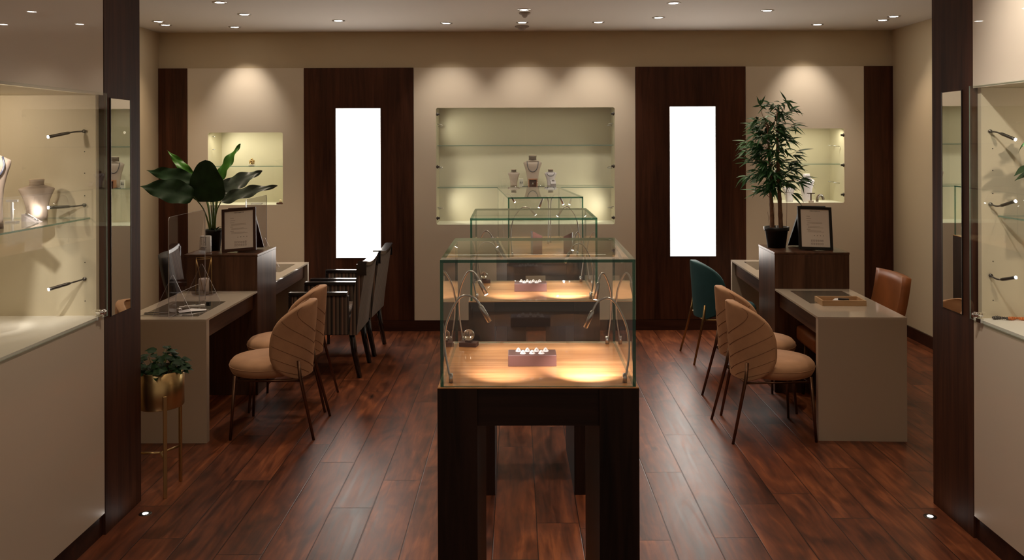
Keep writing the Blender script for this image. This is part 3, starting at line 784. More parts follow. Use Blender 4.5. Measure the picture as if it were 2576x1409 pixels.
# lamps of the far case
zc = ZT
goose(c3, [(-.225, .05, zc), (-.235, .06, zc + .15), (-.215, .06, zc + .26), (-.155, .055, zc + .335), (-.10, .05, zc + .325), (-.065, .045, zc + .285)], 4, (-.04, .1, zc))
goose(c3, [(.225, .06, zc), (.235, .06, zc + .13), (.22, .06, zc + .25), (.165, .055, zc + .335), (.12, .05, zc + .325), (.085, .045, zc + .275)], 4, (.04, .1, zc))
goose(c3, [(.10, .75, zc), (.105, .75, zc + .2), (.10, .74, zc + .33), (.08, .73, zc + .375), (.055, .72, zc + .35), (.025, .70, zc + .285)], 3, (.0, .6, zc))
goose(c3, [(.13, .85, zc), (.13, .85, zc + .2), (.135, .84, zc + .33), (.165, .83, zc + .38), (.20, .82, zc + .36), (.225, .80, zc + .30)], 3, (.2, .6, zc))
goose(c3, [(-.225, 1.0, zc), (-.235, 1.0, zc + .2), (-.225, .99, zc + .34), (-.20, .98, zc + .375), (-.17, .97, zc + .36), (-.14, .95, zc + .31)], 3, (-.1, .8, zc))
# tray dividers glimpsed in the far case
t = thing('ring_block', (.135, 6.10, ZT), 'tall dark jewellery block standing in the farthest case', 'jewellery block', R(20))
MB().prism([(-.035, 0), (.035, 0), (.035, .13), (-.035, .165)], 'Y', -.02, .02).build('block', 'ringbox', t)
t = thing('ring_block', (.36, 6.15, ZT), 'smaller dark jewellery block near the right pane of the farthest case', 'jewellery block', R(-15))
MB().prism([(-.03, 0), (.03, 0), (.03, .15), (-.03, .12)], 'Y', -.02, .02).build('block', 'ringbox', t)

def ring_tray(loc, label, W_=.170, D_=.085, H_=.040, n=(4, 3), rz=0):
    t = thing('ring_tray', loc, label, 'ring tray', rz)
    MB().box(-W_ / 2, W_ / 2, 0, D_, 0, H_, bevel=.002).build('block', 'ringbox', t)
    rows = ((n[0], D_ * .72, 0), (n[1], D_ * .32, .5))
    for cnt, y, off in rows:
        for i in range(cnt):
            x = (i - (cnt - 1) / 2) * W_ * .19
            cn = MB().lathe([(.0115, H_ - .0005), (.004, H_ + .011), (.001, H_ + .0125)], (x, y, 0), 16, closed=False).build('ring_cone', 'cone', t)
            MB().lathe([(.0065, H_ + .004), (.0085, H_ + .0045), (.0065, H_ + .006)], (x, y, 0), 16, closed=False).ball((x, y - .008, H_ + .006), .0022, 0, (1, 1, 1), 1).build('ring', 'silver', cn)
ring_tray((.052, 3.070, ZT), 'brown ring block with cream cones in the nearest display case')
ring_tray((.070, 4.60, ZT), 'brown ring block with cream cones in the second display case', H_=.042)
crystal((-.188, 3.385, ZT), 'clear glass ball on a small wooden stand in the nearest display case', .022, R(-12))
crystal((-.185, 4.90, ZT), 'clear glass ball on a small wooden stand in the second display case', .020, R(5))

# ------------------------------------------------------------------ desks and pedestals
def desk(loc, rz, sg, L, label, near=True, far=False, Wd=.51, Hd=.72, inset=(.09, .58), hide=0):
    """sg -1: the desk runs to the left of its aisle corner, +1: to the right"""
    t = thing('sales_desk', loc, label, 'desk', rz)
    def bx(m, a, b, *r, **k): return m.box(min(sg * a, sg * b), max(sg * a, sg * b), *r, **k)
    i0, i1 = inset; a0, a1 = .082, Wd - .075
    m = MB(); z0, z1 = Hd - .012, Hd
    bx(m, 0, a0, 0, L, z0, z1); bx(m, a1, Wd, 0, L, z0, z1); bx(m, a0, a1, 0, i0, z0, z1); bx(m, a0, a1, i1, L, z0, z1)
    m.build('desk_top', 'dtop', t)
    m = MB(); bx(m, a0, a1, i0, i1, z0 - .004, z1 - .001); m.build('glass_inset', 'inset', t)
    if near:
        m = MB(); bx(m, .001, Wd - .001, .001, .045, 0, z0); m.build('end_panel', 'dside', t)
    if far:
        m = MB(); bx(m, .001, Wd - .001, L - .04, L - .001, 0, z0); m.build('end_panel', 'dside', t)
    ya = .046 if near else .004; yb = L - (.041 if far else .004)
    m = MB(); bx(m, .03, Wd - .03, ya, yb, Hd - .125, z0 - .002, bevel=.001, seg=1)
    d = m.build('drawer', 'ped_h', t)
    return t
def pedestal(loc, rz, sg, L, label, Wd=.51, H=.972):
    t = thing('pedestal', loc, label, 'pedestal', rz)
    def bx(m, a, b, *r, **k): return m.box(min(sg * a, sg * b), max(sg * a, sg * b), *r, **k)
    m = MB(); bx(m, 0, Wd, 0.002, L - .002, 0, H - .016, bevel=.001, seg=1); m.build('body', 'ped', t)
    m = MB(); bx(m, -.002, Wd + .002, .001, L - .001, H - .015, H, bevel=.001, seg=1); m.build('top_board', 'ped_h', t)
def along(o, rz, d, x=0): return (o[0] + x * math.cos(rz) - d * math.sin(rz), o[1] + d * math.cos(rz) + x * math.sin(rz), 0)
LO, LR = (-1.806, 5.08), R(-.5); RO, RR = (1.748, 5.085), R(-2.2)
desk((*LO, 0), LR, -1, .965, 'nearer left cream desk with acrylic screen and papers on it')
pedestal(along(LO, LR, .967), LR, -1, .458, 'walnut pedestal carrying the large leafed plant')
desk(along(LO, LR, 1.427), LR, -1, .985, 'farther left cream desk facing the striped armchairs', near=False, far=True, inset=(.40, .87))
desk((*RO, 0), RR, 1, .975, 'nearer right cream desk with wooden tray on it', inset=(.43, .91))
pedestal(along(RO, RR, .977), RR, 1, .470, 'walnut pedestal carrying the potted bamboo')
desk(along(RO, RR, 1.449), RR, 1, 1.01, 'farther right cream desk beside the teal chair', near=False, far=True, inset=(.42, .90))

# ------------------------------------------------------------------ seats
def shell_pt(u, v, off=0.0):
    """point of the curved chair back; chair faces +x"""
    z0, z1 = .340, .785
    z = z0 + (z1 - z0) * v
    q = (v - .46) / .54 if v > .46 else (.46 - v) / .515
    th = R(80) * max(.0, 1 - q ** (2.7 if v > .46 else 2.8)) ** (.50 if v > .46 else .55) * u
    Rr = .245 + off
    cx = .052 - .032 * v + .012 * u * u * v
    return Vector((cx - Rr * math.cos(th), Rr * math.sin(th), z))
def make_shell_chair(name, loc, rz, label, fab, seam, legm):
    t = thing(name, loc, label, 'chair', rz, None)
    # padded back shell: outer and inner skin joined at a rounded rim
    nu, nv = 24, 22; th = .042
    us = [-1 + 2 * i / nu for i in range(nu + 1)]; vsq = [(.5 - .5 * math.cos(math.pi * j / nv)) for j in range(nv + 1)]
    def thick(u, v):
        e = min(1 - abs(u), v * 1.2 + .02, (1 - v) * 1.2 + .02); return th * (.55 + .45 * max(.0, min(1, e * 7)) ** .5)
    m = MB()
    O = [[shell_pt(u, v, 0) for u in us] for v in vsq]
    I = [[shell_pt(u, v, -.012 - thick(u, v)) for u in us] for v in vsq]
    m.grid(O); m.grid([r[::-1] for r in I])
    rim = lambda a, b: [[(p + (q - p) * s) for p, q in zip(a, b)] for s in (0, .5, 1)]
    for a, b in ((O[0], I[0]), (O[-1], I[-1]), ([r[0] for r in O], [r[0] for r in I]), ([r[-1] for r in O], [r[-1] for r in I])): m.grid(rim(a, b))
    bmesh.ops.remove_doubles(m.bm, verts=m.bm.verts, dist=1e-5); bmesh.ops.recalc_face_normals(m.bm, faces=m.bm.faces)
    b = m.build('backrest', fab, t)
    m = MB()
    for v0 in ((-.24, -.08, .08, .24, .40, .56) if seam else ()):
        for s in (-1, 1):
            pts = []
            for k in range(15):
                u = k / 14; v = v0 + .40 * u
                if .02 < v < .97: pts.append(shell_pt(s * u * .97, v, .0006))
            if len(pts) > 2: m.tube(pts, .0012, 0, 5)
    if seam: m.build('stitching', seam, b)
    # seat cushion
    prof = [(.001, .346), (.20, .348), (.245, .360), (.262, .390), (.260, .420), (.240, .440), (.17, .452), (.001, .456)]
    MB().lathe(prof, (.070, 0, 0), 40, sx=.88, sy=.90, closed=False).build('seat', fab, t)
    MB().tube([(.070 + .232 * math.cos(2 * math.pi * k / 40), .2365 * math.sin(2 * math.pi * k / 40), .405) for k in range(41)], .0018, 0, 6, caps=False).build('piping', fab, t)
    for s in (-1, 1):
        MB().tube([(.235, s * .225, 0), (.215, s * .195, .37)], [.008, .0105], 0, 12).build('leg', legm, t)
        MB().tube([(-.255, s * .225, 0), (-.168, s * .190, .36), (-.155, s * .182, .455)], [.008, .0105, .0095], 0, 12).build('leg', legm, t)
    MB().tube([(.212, .195, .340), (.212, -.195, .340), (-.165, -.188, .340), (-.165, .188, .340), (.212, .195, .340)], .008).build('under_frame', legm, t)
    return t
ch = make_shell_chair('shell_chair', (-1.452, 5.355, 0), R(180), 'tan quilted shell chair nearest in front of the left desk', 'tan', 'seam', 'bronze')
copy_tree(ch, (-1.505, 5.875, 0), R(181), 'tan quilted shell chair behind the nearest left one, beside the striped armchair')
copy_tree(ch, (1.482, 5.275, 0), R(3), 'tan quilted shell chair nearest in front of the right desk')
copy_tree(ch, (1.535, 5.800, 0), R(3), 'tan quilted shell chair between the nearest right chair and the teal one')
make_shell_chair('shell_chair', (1.620, 7.060, 0), R(3), 'teal velvet shell chair with brass legs by the far right desk', 'teal', None, 'brass')

def make_armchair(loc, rz, label):
    """faces +x"""
    t = thing('striped_armchair', loc, label, 'armchair', rz, 'striped armchairs at the far left desk')
    for s in (-1, 1):
        MB().tube([(.215, s * .225, 0), (.215, s * .225, .34)], [.016, .022], 0, 4).build('leg', 'blk', t)
        MB().tube([(-.275, s * .215, 0), (-.235, s * .22, .20), (-.215, s * .225, .36)], [.017, .022, .024], 0, 4).build('leg', 'blk', t)
    MB().box(-.20, .235, -.22, .22, .32, .455, bevel=.02, seg=3).build('seat', 'stripe', t)
    MB().box(-.19, .23, -.20, .20, .44, .495, bevel=.022, seg=3).build('cushion', 'stripe', t)
    for s in (-1, 1):
        MB().box(-.20, .225, min(s * .222, s * .262), max(s * .222, s * .262), .325, .612, bevel=.006, seg=2).build('arm_panel', 'stripe', t)
        m = MB(); m.box(-.19, .240, min(s * .216, s * .270), max(s * .216, s * .270), .612, .640, bevel=.006, seg=2)
        m.box(.215, .240, min(s * .218, s * .268), max(s * .218, s * .268), .33, .612, bevel=.004)
        m.build('armrest', 'blk', t)
    # raked back with a dipped wooden crest
    def bp(y, v, side):
        zb, zt = .325, .845 - .030 * (1 - (y / .265) ** 2) * v
        z = zb + (zt - zb) * v
        x = -.205 - .070 * v ** 1.2 - (.055 if side else 0)
        return (x, y, z)
    ys = [-.262 + .524 * i / 12 for i in range(13)]; v_ = [i / 10 for i in range(11)]
    m = MB(); F = [[bp(y, v, 0) for y in ys] for v in v_]; B = [[bp(y, v, 1) for y in ys] for v in v_]
    m.grid(F); m.grid(B)
    for a, b in ((F[0], B[0]), (F[-1], B[-1]), ([r[0] for r in F], [r[0] for r in B]), ([r[-1] for r in F], [r[-1] for r in B])): m.grid([a, b])
    bmesh.ops.remove_doubles(m.bm, verts=m.bm.verts, dist=1e-5); bmesh.ops.recalc_face_normals(m.bm, faces=m.bm.faces)
    for f in m.bm.faces: f.smooth = False
    m.build('backrest', 'stripe', t)
    m = MB(); A = []
    for y in ys:
        z = .848 - .030 * (1 - (y / .265) ** 2); k = 1.03
        A.append([(-.270, y * k, z - .005), (-.274, y * k, z + .024), (-.340, y * k, z + .024), (-.336, y * k, z - .005), (-.270, y * k, z - .005)])
    m.grid(A, smooth=False)
    for e in (A[0], A[-1]):
        tb = bmesh.new(); tb.faces.new([tb.verts.new(p) for p in e[:4]]); m._merge(tb, 0, False)
    for s in (-1, 1): m.box(-.336, -.262, min(s * .262, s * .270), max(s * .262, s * .270), .765, .848)
    bmesh.ops.remove_doubles(m.bm, verts=m.bm.verts, dist=1e-5)
    bmesh.ops.recalc_face_normals(m.bm, faces=m.bm.faces)
    m.build('crest_rail', 'blk', t)
    return t
ac = make_armchair((-1.445, 6.70, 0), R(180), 'nearer striped armchair with black lacquered arms')
copy_tree(ac, (-1.430, 7.345, 0), R(178), 'farther striped armchair, partly behind the nearer striped one')

def make_office_chair(loc, rz, label, fab, legm):
    """low armless leather chair facing +x"""
    t = thing('leather_chair', loc, label, 'chair', rz)
    MB().box(-.20, .27, -.22, .22, .37, .475, bevel=.03, seg=4).build('seat', fab, t)
    P = []
    m = MB()
    rows = 9
    F, B = [], []
    for j in range(rows):
        v = j / (rows - 1); z = .40 + .47 * v; x = -.20 - .115 * v - .02 * math.sin(v * 3)
        F.append([(x + .035 * ((2 * i / 12 - 1) ** 2), -.225 + .45 * i / 12, z) for i in range(13)])
        B.append([(x - .055 + .035 * ((2 * i / 12 - 1) ** 2), -.225 + .45 * i / 12, z - .01) for i in range(13)])
    m.grid(F); m.grid(B)
    for a, b in ((F[0], B[0]), (F[-1], B[-1]), ([r[0] for r in F], [r[0] for r in B]), ([r[-1] for r in F], [r[-1] for r in B])):
        mid = [tuple((p[k] + q[k]) / 2 + 0 for k in range(3)) for p, q in zip(a, b)]
        m.grid([a, mid, b])
    bmesh.ops.remove_doubles(m.bm, verts=m.bm.verts, dist=1e-5); bmesh.ops.recalc_face_normals(m.bm, faces=m.bm.faces)
    m.build('backrest', fab, t)
    for sx in (-.19, .21):
        for s in (-1, 1):
            MB().tube([(sx * 1.08, s * .20, 0), (sx, s * .185, .38)], [.010, .013], 0, 10).build('leg', legm, t)
make_office_chair((2.185, 5.815, 0), R(178), 'cognac brown leather chair behind the right desk', 'leather', 'bronze')
make_office_chair((-2.48, 7.02, 0), R(20), 'dark leather chair behind the far left desk, mostly hidden', 'dleather', 'dsteel')

# ------------------------------------------------------------------ plants
def leaf(m, p0, p1, width, up=(0, 0, 1), droop=0.0, fold=.25, wave=.0, n=12, mat=0, shape=(.35, .9), nw=4, tip=.75):
    """broad leaf from p0 to p1; up: rough normal side"""
    p0, p1 = Vector(p0), Vector(p1); d = p1 - p0; L = d.length; d.normalize()
    up = Vector(up); sd = d.cross(up)
    if sd.length < 1e-3: sd = d.cross(Vector((1, .3, 0)))
    sd.normalize(); nr = sd.cross(d).normalized()
    rows = []
    for i in range(n + 1):
        s = i / n
        w_ = width * .5 * (max(0.0, math.sin(math.pi * min(1, s ** shape[0]))) ** shape[1]) * (1 - tip * s ** 5) if 0 < s < 1 else .0006
        w_ = max(w_, .0006)
        c = p0 + d * L * s + nr * (-droop * (s ** 2) + droop * .45 * math.sin(math.pi * s))
        row = []
        for j in range(-nw, nw + 1):
            q = j / nw
            zz = fold * w_ * abs(q) + (wave * math.sin(s * 17 + q * 2) * abs(q) ** 2)
            row.append(c + sd * (w_ * q) + nr * zz)
        rows.append(row)
    m.grid(rows, mat)
# big leafed plant on the left pedestal
PX, PY, PZ = -2.185, 6.30, .972
t = thing('leafy_plant', (PX, PY, PZ), 'large broad leafed potted plant on the left pedestal', 'plant')
MB().lathe([(.001, 0), (.044, 0), (.060, .135), (.064, .138), (.064, .150), (.056, .150), (.054, .130), (.001, .128)], seg=28, closed=False).build('pot', 'pot', t)
MB().lathe([(.001, .126), (.052, .128), (.052, .129), (.001, .133)], seg=20, closed=False).build('soil', 'soil', t)
def PP(px, py, y=PY):
    s = 2200 / y; return Vector(((px - 1300) / s - PX, y - PY, EYE + (355 - py) / s - PZ))
stems = MB(); lv = []
specs = [ # base px, tip px, width, material, up, stalk start y offset
((487, 492), (351, 462), .175, 'leafd', (0, -1, .55), 6.10, 6.02),
 ((490, 455), (366, 422), .125, 'leafd', (.1, -1, .5), 6.38, 6.40),
 ((492, 456), (420, 372), .075, 'leafg', (.5, -1, .2), 6.46, 6.50),
 ((530, 506), (513, 402), .245, 'leafd', (0, -1, .1), 6.20, 6.12),
 ((548, 456), (601, 357), .082, 'leafg', (-.3, -1, .2), 6.40, 6.46),
 ((551, 484), (657, 424), .135, 'leafs', (-.2, -1, .5), 6.36, 6.42),
 ((556, 503), (694, 461), .100, 'leafs', (0, -1, .7), 6.22, 6.20),
 ((534, 480), (574, 488), .09, 'leafs', (0, -1, .6), 6.30, 6.26),
]
for (b0, b1, wd, mt, up, ya, yb) in specs:
    a = PP(*b0, ya); b = PP(*b1, yb)
    q = MB(); leaf(q, a, b, wd, up, droop=.025, fold=.16, wave=.013 if wd < .2 else .008, n=30, shape=(.66, .55 if wd < .2 else .42), nw=5, tip=.75 if wd < .2 else .15)
    q.build('leaf', mt, t)
    foot = Vector(((a.x) * .12, (ya - PY) * .15, .12)); mid = Vector((a.x * .40, (ya - PY) * .55, .12 + (a.z - .12) * .62))
    stems.tube(smooth_path([foot, mid, a], 6), [.0075 - .0045 * i / 12 for i in range(13)], 0, 6)
for k in range(3): stems.tube([(.008 * (k - 1), .0, .12), (-.004 * k, .01, .30 + .03 * k)], [.012, .006], 0, 8)
stems.build('stalks', 'stalk', t)
q = MB()
for a, L_, h_ in ((-.3, .075, .05), (.5, .08, .02), (2.6, .07, .03), (3.6, .06, .01), (5.2, .075, .02), (4.4, .06, .035)):
    leaf(q, (.02 * math.cos(a), .02 * math.sin(a), .14), (L_ * math.cos(a) * 1.1, L_ * math.sin(a), .14 + h_), .032, droop=.02, n=6, nw=2)
q.build('lower_leaves', 'leafd', t)
# white tin with dark strokes beside it
t = thing('white_tin', (-2.205, 6.188, .972), 'white cylindrical tin with bold dark strokes beside the leafy plant pot', 'tin')
MB().lathe([(.001, 0), (.039, 0), (.040, .003), (.040, .112), (.038, .115), (.001, .115)], seg=36, closed=False).build('body', 'white', t)
m = MB()
for a0, a1, z0, z1 in ((-112, -108, .055, .100), (-88, -84, .050, .105), (-72, -68, .050, .105), (-88, -68, .072, .077), (-118, -62, .034, .037), (-118, -62, .108, .112)):
    pts = []
    for k in range(5):
        a = R(a0 + (a1 - a0) * k / 4); pts.append(a)
    rows = [[(.0406 * math.cos(a), .0406 * math.sin(a), z) for a in pts] for z in (z0, z1)]
    m.grid(rows)
m.build('printed_strokes', 'ink', t)

# bamboo on the right pedestal
BX, BY, BZ = 1.885, 6.355, .972
t = thing('potted_bamboo', (BX, BY, BZ), 'artificial bamboo with dense narrow leaves in a black pot', 'plant')
MB().lathe([(.001, 0), (.064, 0), (.080, .120), (.088, .122), (.092, .150), (.084, .150), (.078, .128), (.001, .126)], seg=32, closed=False).build('pot', 'pot', t)
MB().lathe([(.001, .124), (.078, .127), (.001, .138)], seg=24, closed=False).build('soil', 'soil', t)
rnd = random.Random(11)
canes = [[(-.030, 0, .12), (-.037, .0, .35), (-.045, .01, .62), (-.060, .01, .90)], [(.030, -.01, .12), (.018, -.01, .40), (.008, -.01, .70), (.010, 0, .98)]]
for cpts in canes:
    P = smooth_path(cpts, 12); n = len(P)
    MB().tube(P, [(.0175 - .011 * i / n) * (1.14 if i % 5 == 0 else 1) for i in range(n)], 0, 10).build('cane', 'cane', t)
tw = MB(); fl = MB()
for cpts in canes:
    P = smooth_path(cpts, 12)
    for i in range(78):
        f = .34 + .66 * rnd.random(); p = P[min(len(P) - 1, int(f * (len(P) - 1)))]
        a = rnd.random() * 2 * math.pi
        rad = (.03 + .15 * rnd.random()) * (1.0 - .25 * max(0, f - .7) / .3)
        e = p + Vector((math.cos(a) * rad * 1.12, math.sin(a) * rad * .75, .02 + .11 * rnd.random()))
        if i % 2 == 0: tw.tube([p, p.lerp(e, .5) + Vector((0, 0, .02)), e], [.0026, .0018, .001], 0, 4)
        for k in range(rnd.choice((4, 5, 6))):
            b = a + (rnd.random() - .5) * 2.6
            Ll = .075 + .055 * rnd.random()
            q = e + Vector((math.cos(b) * Ll * .75, math.sin(b) * Ll * .7, -.095 + .12 * rnd.random()))
            st = p.lerp(e, .6 + .4 * rnd.random())
            leaf(fl, st, q, .015 + .009 * rnd.random(), (rnd.random() - .5, -.6, 1), droop=.02 * rnd.random(), fold=.3, n=6, nw=1, shape=(.7, .8))
# a loose top spray
e = Vector((.075, .0, 1.065)); tw.tube([(.010, 0, .92), (.05, 0, 1.0), e], [.003, .002, .001], 0, 4)
for dx, dz, wdt in ((-.045, .075, .014), (.055, -.05, .016), (.085, -.02, .015), (.10, -.11, .014), (.045, -.10, .014)):
    leaf(fl, e, e + Vector((dx, rnd.random() * .03, dz)), wdt, (0, -1, .4), n=8, nw=1, shape=(.7, .8))
e = Vector((-.115, .0, 1.03)); tw.tube([(-.060, 0, .88), (-.10, 0, .96), e], [.003, .002, .001], 0, 4)
for dx, dz in ((-.02, .07), (.04, .075), (.01, .05), (-.055, -.01), (.05, -.03)):
    leaf(fl, e, e + Vector((dx, rnd.random() * .03, dz)), .016, (0, -1, .4), n=8, nw=1, shape=(.7, .8))
for s0, pts in enumerate(([(-.055, -.03, .13), (-.065, -.03, .20), (-.072, -.03, .26)], [(.066, -.02, .13), (.070, -.02, .30), (.068, -.02, .45)], [(-.04, -.02, .14), (-.02, -.02, .25), (-.03, -.02, .33)])):
    tw.tube(smooth_path(pts, 4), .0013, 0, 4)
tw.build('twigs', 'cane', t); fl.build('foliage', 'bamboo', t)

# low planter by the left column
GX, GY = -1.800, 4.405
t = thing('standing_planter', (GX, GY, 0), 'brushed gold planter on three thin legs by the left entrance column', 'planter')
MB().lathe([(.001, .425), (.110, .425), (.114, .43), (.114, .605), (.110, .607), (.108, .60), (.108, .560), (.001, .555)], seg=48, closed=False).build('pot', 'gold', t)
angs = (R(-58), R(62), R(180))
for a in angs:
    x, y = .124 * math.cos(a), .124 * math.sin(a)
    MB().box(-.009, .009, -.005, .005, 0, .50, bevel=.0012, seg=1, rot=Matrix.Translation((x, y, 0)) @ Matrix.Rotation(a + R(90), 4, 'Z')).build('leg', 'gold', t)
m = MB()
for a in angs: m.tube([(0, 0, .185), (.120 * math.cos(a), .120 * math.sin(a), .185)], .006, 0, 6)
m.build('leg_brace', 'gold', t)
MB().lathe([(.001, .552), (.107, .556), (.001, .572)], seg=24, closed=False).build('soil', 'soil', t)
t = thing('small_plant', (GX, GY, .556), 'low dark green bushy plant growing in the gold planter', 'plant')
q = MB(); rnd = random.Random(5); tw = MB()
for i in range(95):
    a = rnd.random() * 2 * math.pi; rr = .115 * math.sqrt(rnd.random()); h_ = .03 + .125 * rnd.random() * (1 - (rr / .16) ** 2)
    p = Vector((rr * math.cos(a), rr * math.sin(a), h_)); b = a + (rnd.random() - .5) * 2
    Ll = .035 + .025 * rnd.random()
    e = p + Vector((math.cos(b) * Ll, math.sin(b) * Ll, (rnd.random() - .45) * .03))
    leaf(q, p, e, .036 + .012 * rnd.random(), (.3 * math.cos(a), .3 * math.sin(a) - .3, 1), droop=.01, fold=.2, n=6, nw=2, shape=(.6, .6))
    if i % 2 == 0: tw.tube([(p.x * .3, p.y * .3, 0), p], .0015, 0, 4)
tw.build('stems', 'stalk', t); q.build('foliage', 'leafd', t)

# ------------------------------------------------------------------ framed sheets
def sheet_frame(loc, rz, label, mat, W_=.250, H_=.305, lean=.06, back=.13, roll=0):
    t = thing('tabletop_frame', loc, label, 'picture frame', rz)
    a = math.atan2(lean, H_); f = .020
    rot = Matrix.Translation((0, 0, W_ / 2 * abs(math.sin(roll)))) @ Matrix.Rotation(-roll, 4, 'Y') @ Matrix.Rotation(-a, 4, 'X')
    m = MB()
    for x0, x1, z0, z1 in ((-W_ / 2, -W_ / 2 + f, 0, H_), (W_ / 2 - f, W_ / 2, 0, H_), (-W_ / 2 + f, W_ / 2 - f, 0, f), (-W_ / 2 + f, W_ / 2 - f, H_ - f, H_)):
        m.box(x0, x1, 0, .014, z0, z1, bevel=.001, seg=1, rot=rot)
    m.build('frame', mat, t)
    s = MB().box(-W_ / 2 + f, W_ / 2 - f, .005, .009, f, H_ - f, rot=rot).build('printed_sheet', 'paper', t)
    k = MB(); k2 = MB(); rd = random.Random(3)
    def ln(mm, x0, x1, z, h_=.0011): mm.box(x0, x1, .0042, .0049, z, z + h_, rot=rot)
    for i in range(8): ln(k, -.035 + i * .0095, -.035 + i * .0095 + .005, H_ - .033, .004)
    z = H_ - .070; row = 0
    while z > .115:
        ln(k2, -.062, -.062 + .018 + .03 * rd.random(), z, .0018); z -= .010
        if row > 1:
            for q in range(2): ln(k2, -.055, .035 + .03 * rd.random(), z); z -= .007
        z -= .006; row += 1
    for i in range(4): ln(k, -.01 + i * .022, -.006 + i * .022, .098, .004)
    for r_ in range(2):
        for i in range(6):
            x = -.028 + i * .0155; zz = .058 - r_ * .021
            for dx in (-.004, .004): k2.box(x + dx - .0008, x + dx + .0008, .0042, .0049, zz, zz + .010, rot=rot)
            ln(k2, x - .005, x + .005, zz + .010, .002); ln(k2, x - .004, x + .004, zz - .001, .0014)
    k.build('heading_marks', 'ink', s); k2.build('text_and_icons', 'pink', s)
    # rear leaf of the tent shaped stand
    zt = H_ * math.cos(a); yt = H_ * math.sin(a) + .012
    P = [(yt, zt - .002), (yt + .006, zt + .006), (yt + back + .004, .001), (yt + back - .004, 0), (yt - .002, zt - .02)]
    rl = MB().prism(P, 'X', -W_ / 2 + .03, W_ / 2 - .03)
    bmesh.ops.transform(rl.bm, matrix=Matrix.Translation((0, 0, .001 + W_ / 2 * abs(math.sin(roll * .5)))) @ Matrix.Rotation(-roll * .5, 4, 'Y'), verts=rl.bm.verts); rl.build('rear_leaf', mat, t)
sheet_frame((-1.958, 6.150, .972), R(-5), 'dark brown framed information sheet on the left pedestal', 'bframe', back=.16, roll=R(5))
sheet_frame((2.105, 6.150, .972), R(6), 'black framed information sheet on the right pedestal', 'kframe', back=.20, roll=R(-2.7))

# ------------------------------------------------------------------ desk things, left
DZ = .720
def screen(loc, L, H, label, rz=0, feet=(.05, .45), z=DZ):
    t = thing('acrylic_screen', loc, label, 'screen', rz)
    e = .0025
    poly = [(0, .0), (0, H - .02), (.006, H - .006), (.02, H), (L - .02, H), (L - .006, H - .006), (L, H - .02), (L, 0), (L * .82, 0), (L * .82, .10), (L * .80, .12), (L * .20, .12), (L * .18, .10), (L * .18, 0)]
    m = MB(); tb = bmesh.new()
    A = [tb.verts.new((-e, p[0], p[1])) for p in poly]; B = [tb.verts.new((e, p[0], p[1])) for p in poly]
    fa = tb.faces.new(A); fb = tb.faces.new(B[::-1]); fa.material_index = fb.material_index = 0
    n = len(poly)
    for i in range(n):
        f = tb.faces.new((A[i], B[i], B[(i + 1) % n], A[(i + 1) % n])); f.material_index = 1
    bmesh.ops.recalc_face_normals(tb, faces=tb.faces); m._merge(tb, None, False)
    m.build('sheet', ['acry', 'acry_edge'], t)
    for y in feet:
        tb = bmesh.new(); m = MB(); tri = [(-.12, 0), (.12, 0), (.004, .24), (-.004, .24)]
        A = [tb.verts.new((p[0], y - .002, p[1])) for p in tri]; B = [tb.verts.new((p[0], y + .002, p[1])) for p in tri]
        tb.faces.new(A).material_index = 0; tb.faces.new(B[::-1]).material_index = 0
        for i in range(4): tb.faces.new((A[i], B[i], B[(i + 1) % 4], A[(i + 1) % 4])).material_index = 1
        bmesh.ops.recalc_face_normals(tb, faces=tb.faces); m._merge(tb, None, False)
        m.build('foot', ['acry', 'acry_edge'], t)
screen((-2.045, 5.13, DZ), .60, .59, 'clear acrylic screen with triangular feet on the nearer left desk', R(0), (.06, .54))
screen((-2.085, 6.72, DZ), .56, .59, 'clear acrylic screen on the farther left desk, reflecting the light box', R(0), (.06, .50))
# geometric candle holder
t = thing('candle_holder', (-2.120, 5.915, DZ), 'gold wire geometric candle holder on a round glass dish', 'candle holder', R(20))
MB().lathe([(.001, .0), (.078, .0), (.084, .010), (.084, .030), (.080, .030), (.079, .010), (.001, .006)], seg=36, closed=False).build('dish', 'acry', t)
top = [(.068 * math.cos(R(a)), .068 * math.sin(R(a)), .245) for a in (45, 135, 225, 315)]
bot = [(.072 * math.cos(R(a)), .072 * math.sin(R(a)), .010) for a in (45, 135, 225, 315)]
m = MB()
for i in range(4):
    j = (i + 1) % 4; m.tube([top[i], top[j]], .0022, 0, 6); m.tube([bot[i], bot[j]], .0022, 0, 6); m.tube([top[i], bot[i]], .0024, 0, 6)
    mid = tuple((bot[i][k] + bot[j][k]) / 2 for k in range(3)); m.tube([top[i], mid], .0020, 0, 6); m.tube([top[j], mid], .0020, 0, 6)
m.build('wire_cage', 'brass', t)
MB().lathe([(.001, .008), (.034, .008), (.034, .105), (.030, .109), (.001, .109)], seg=28, closed=False).tube([(0, 0, .109), (.001, 0, .120)], .001).build('candle', 'candle', t)
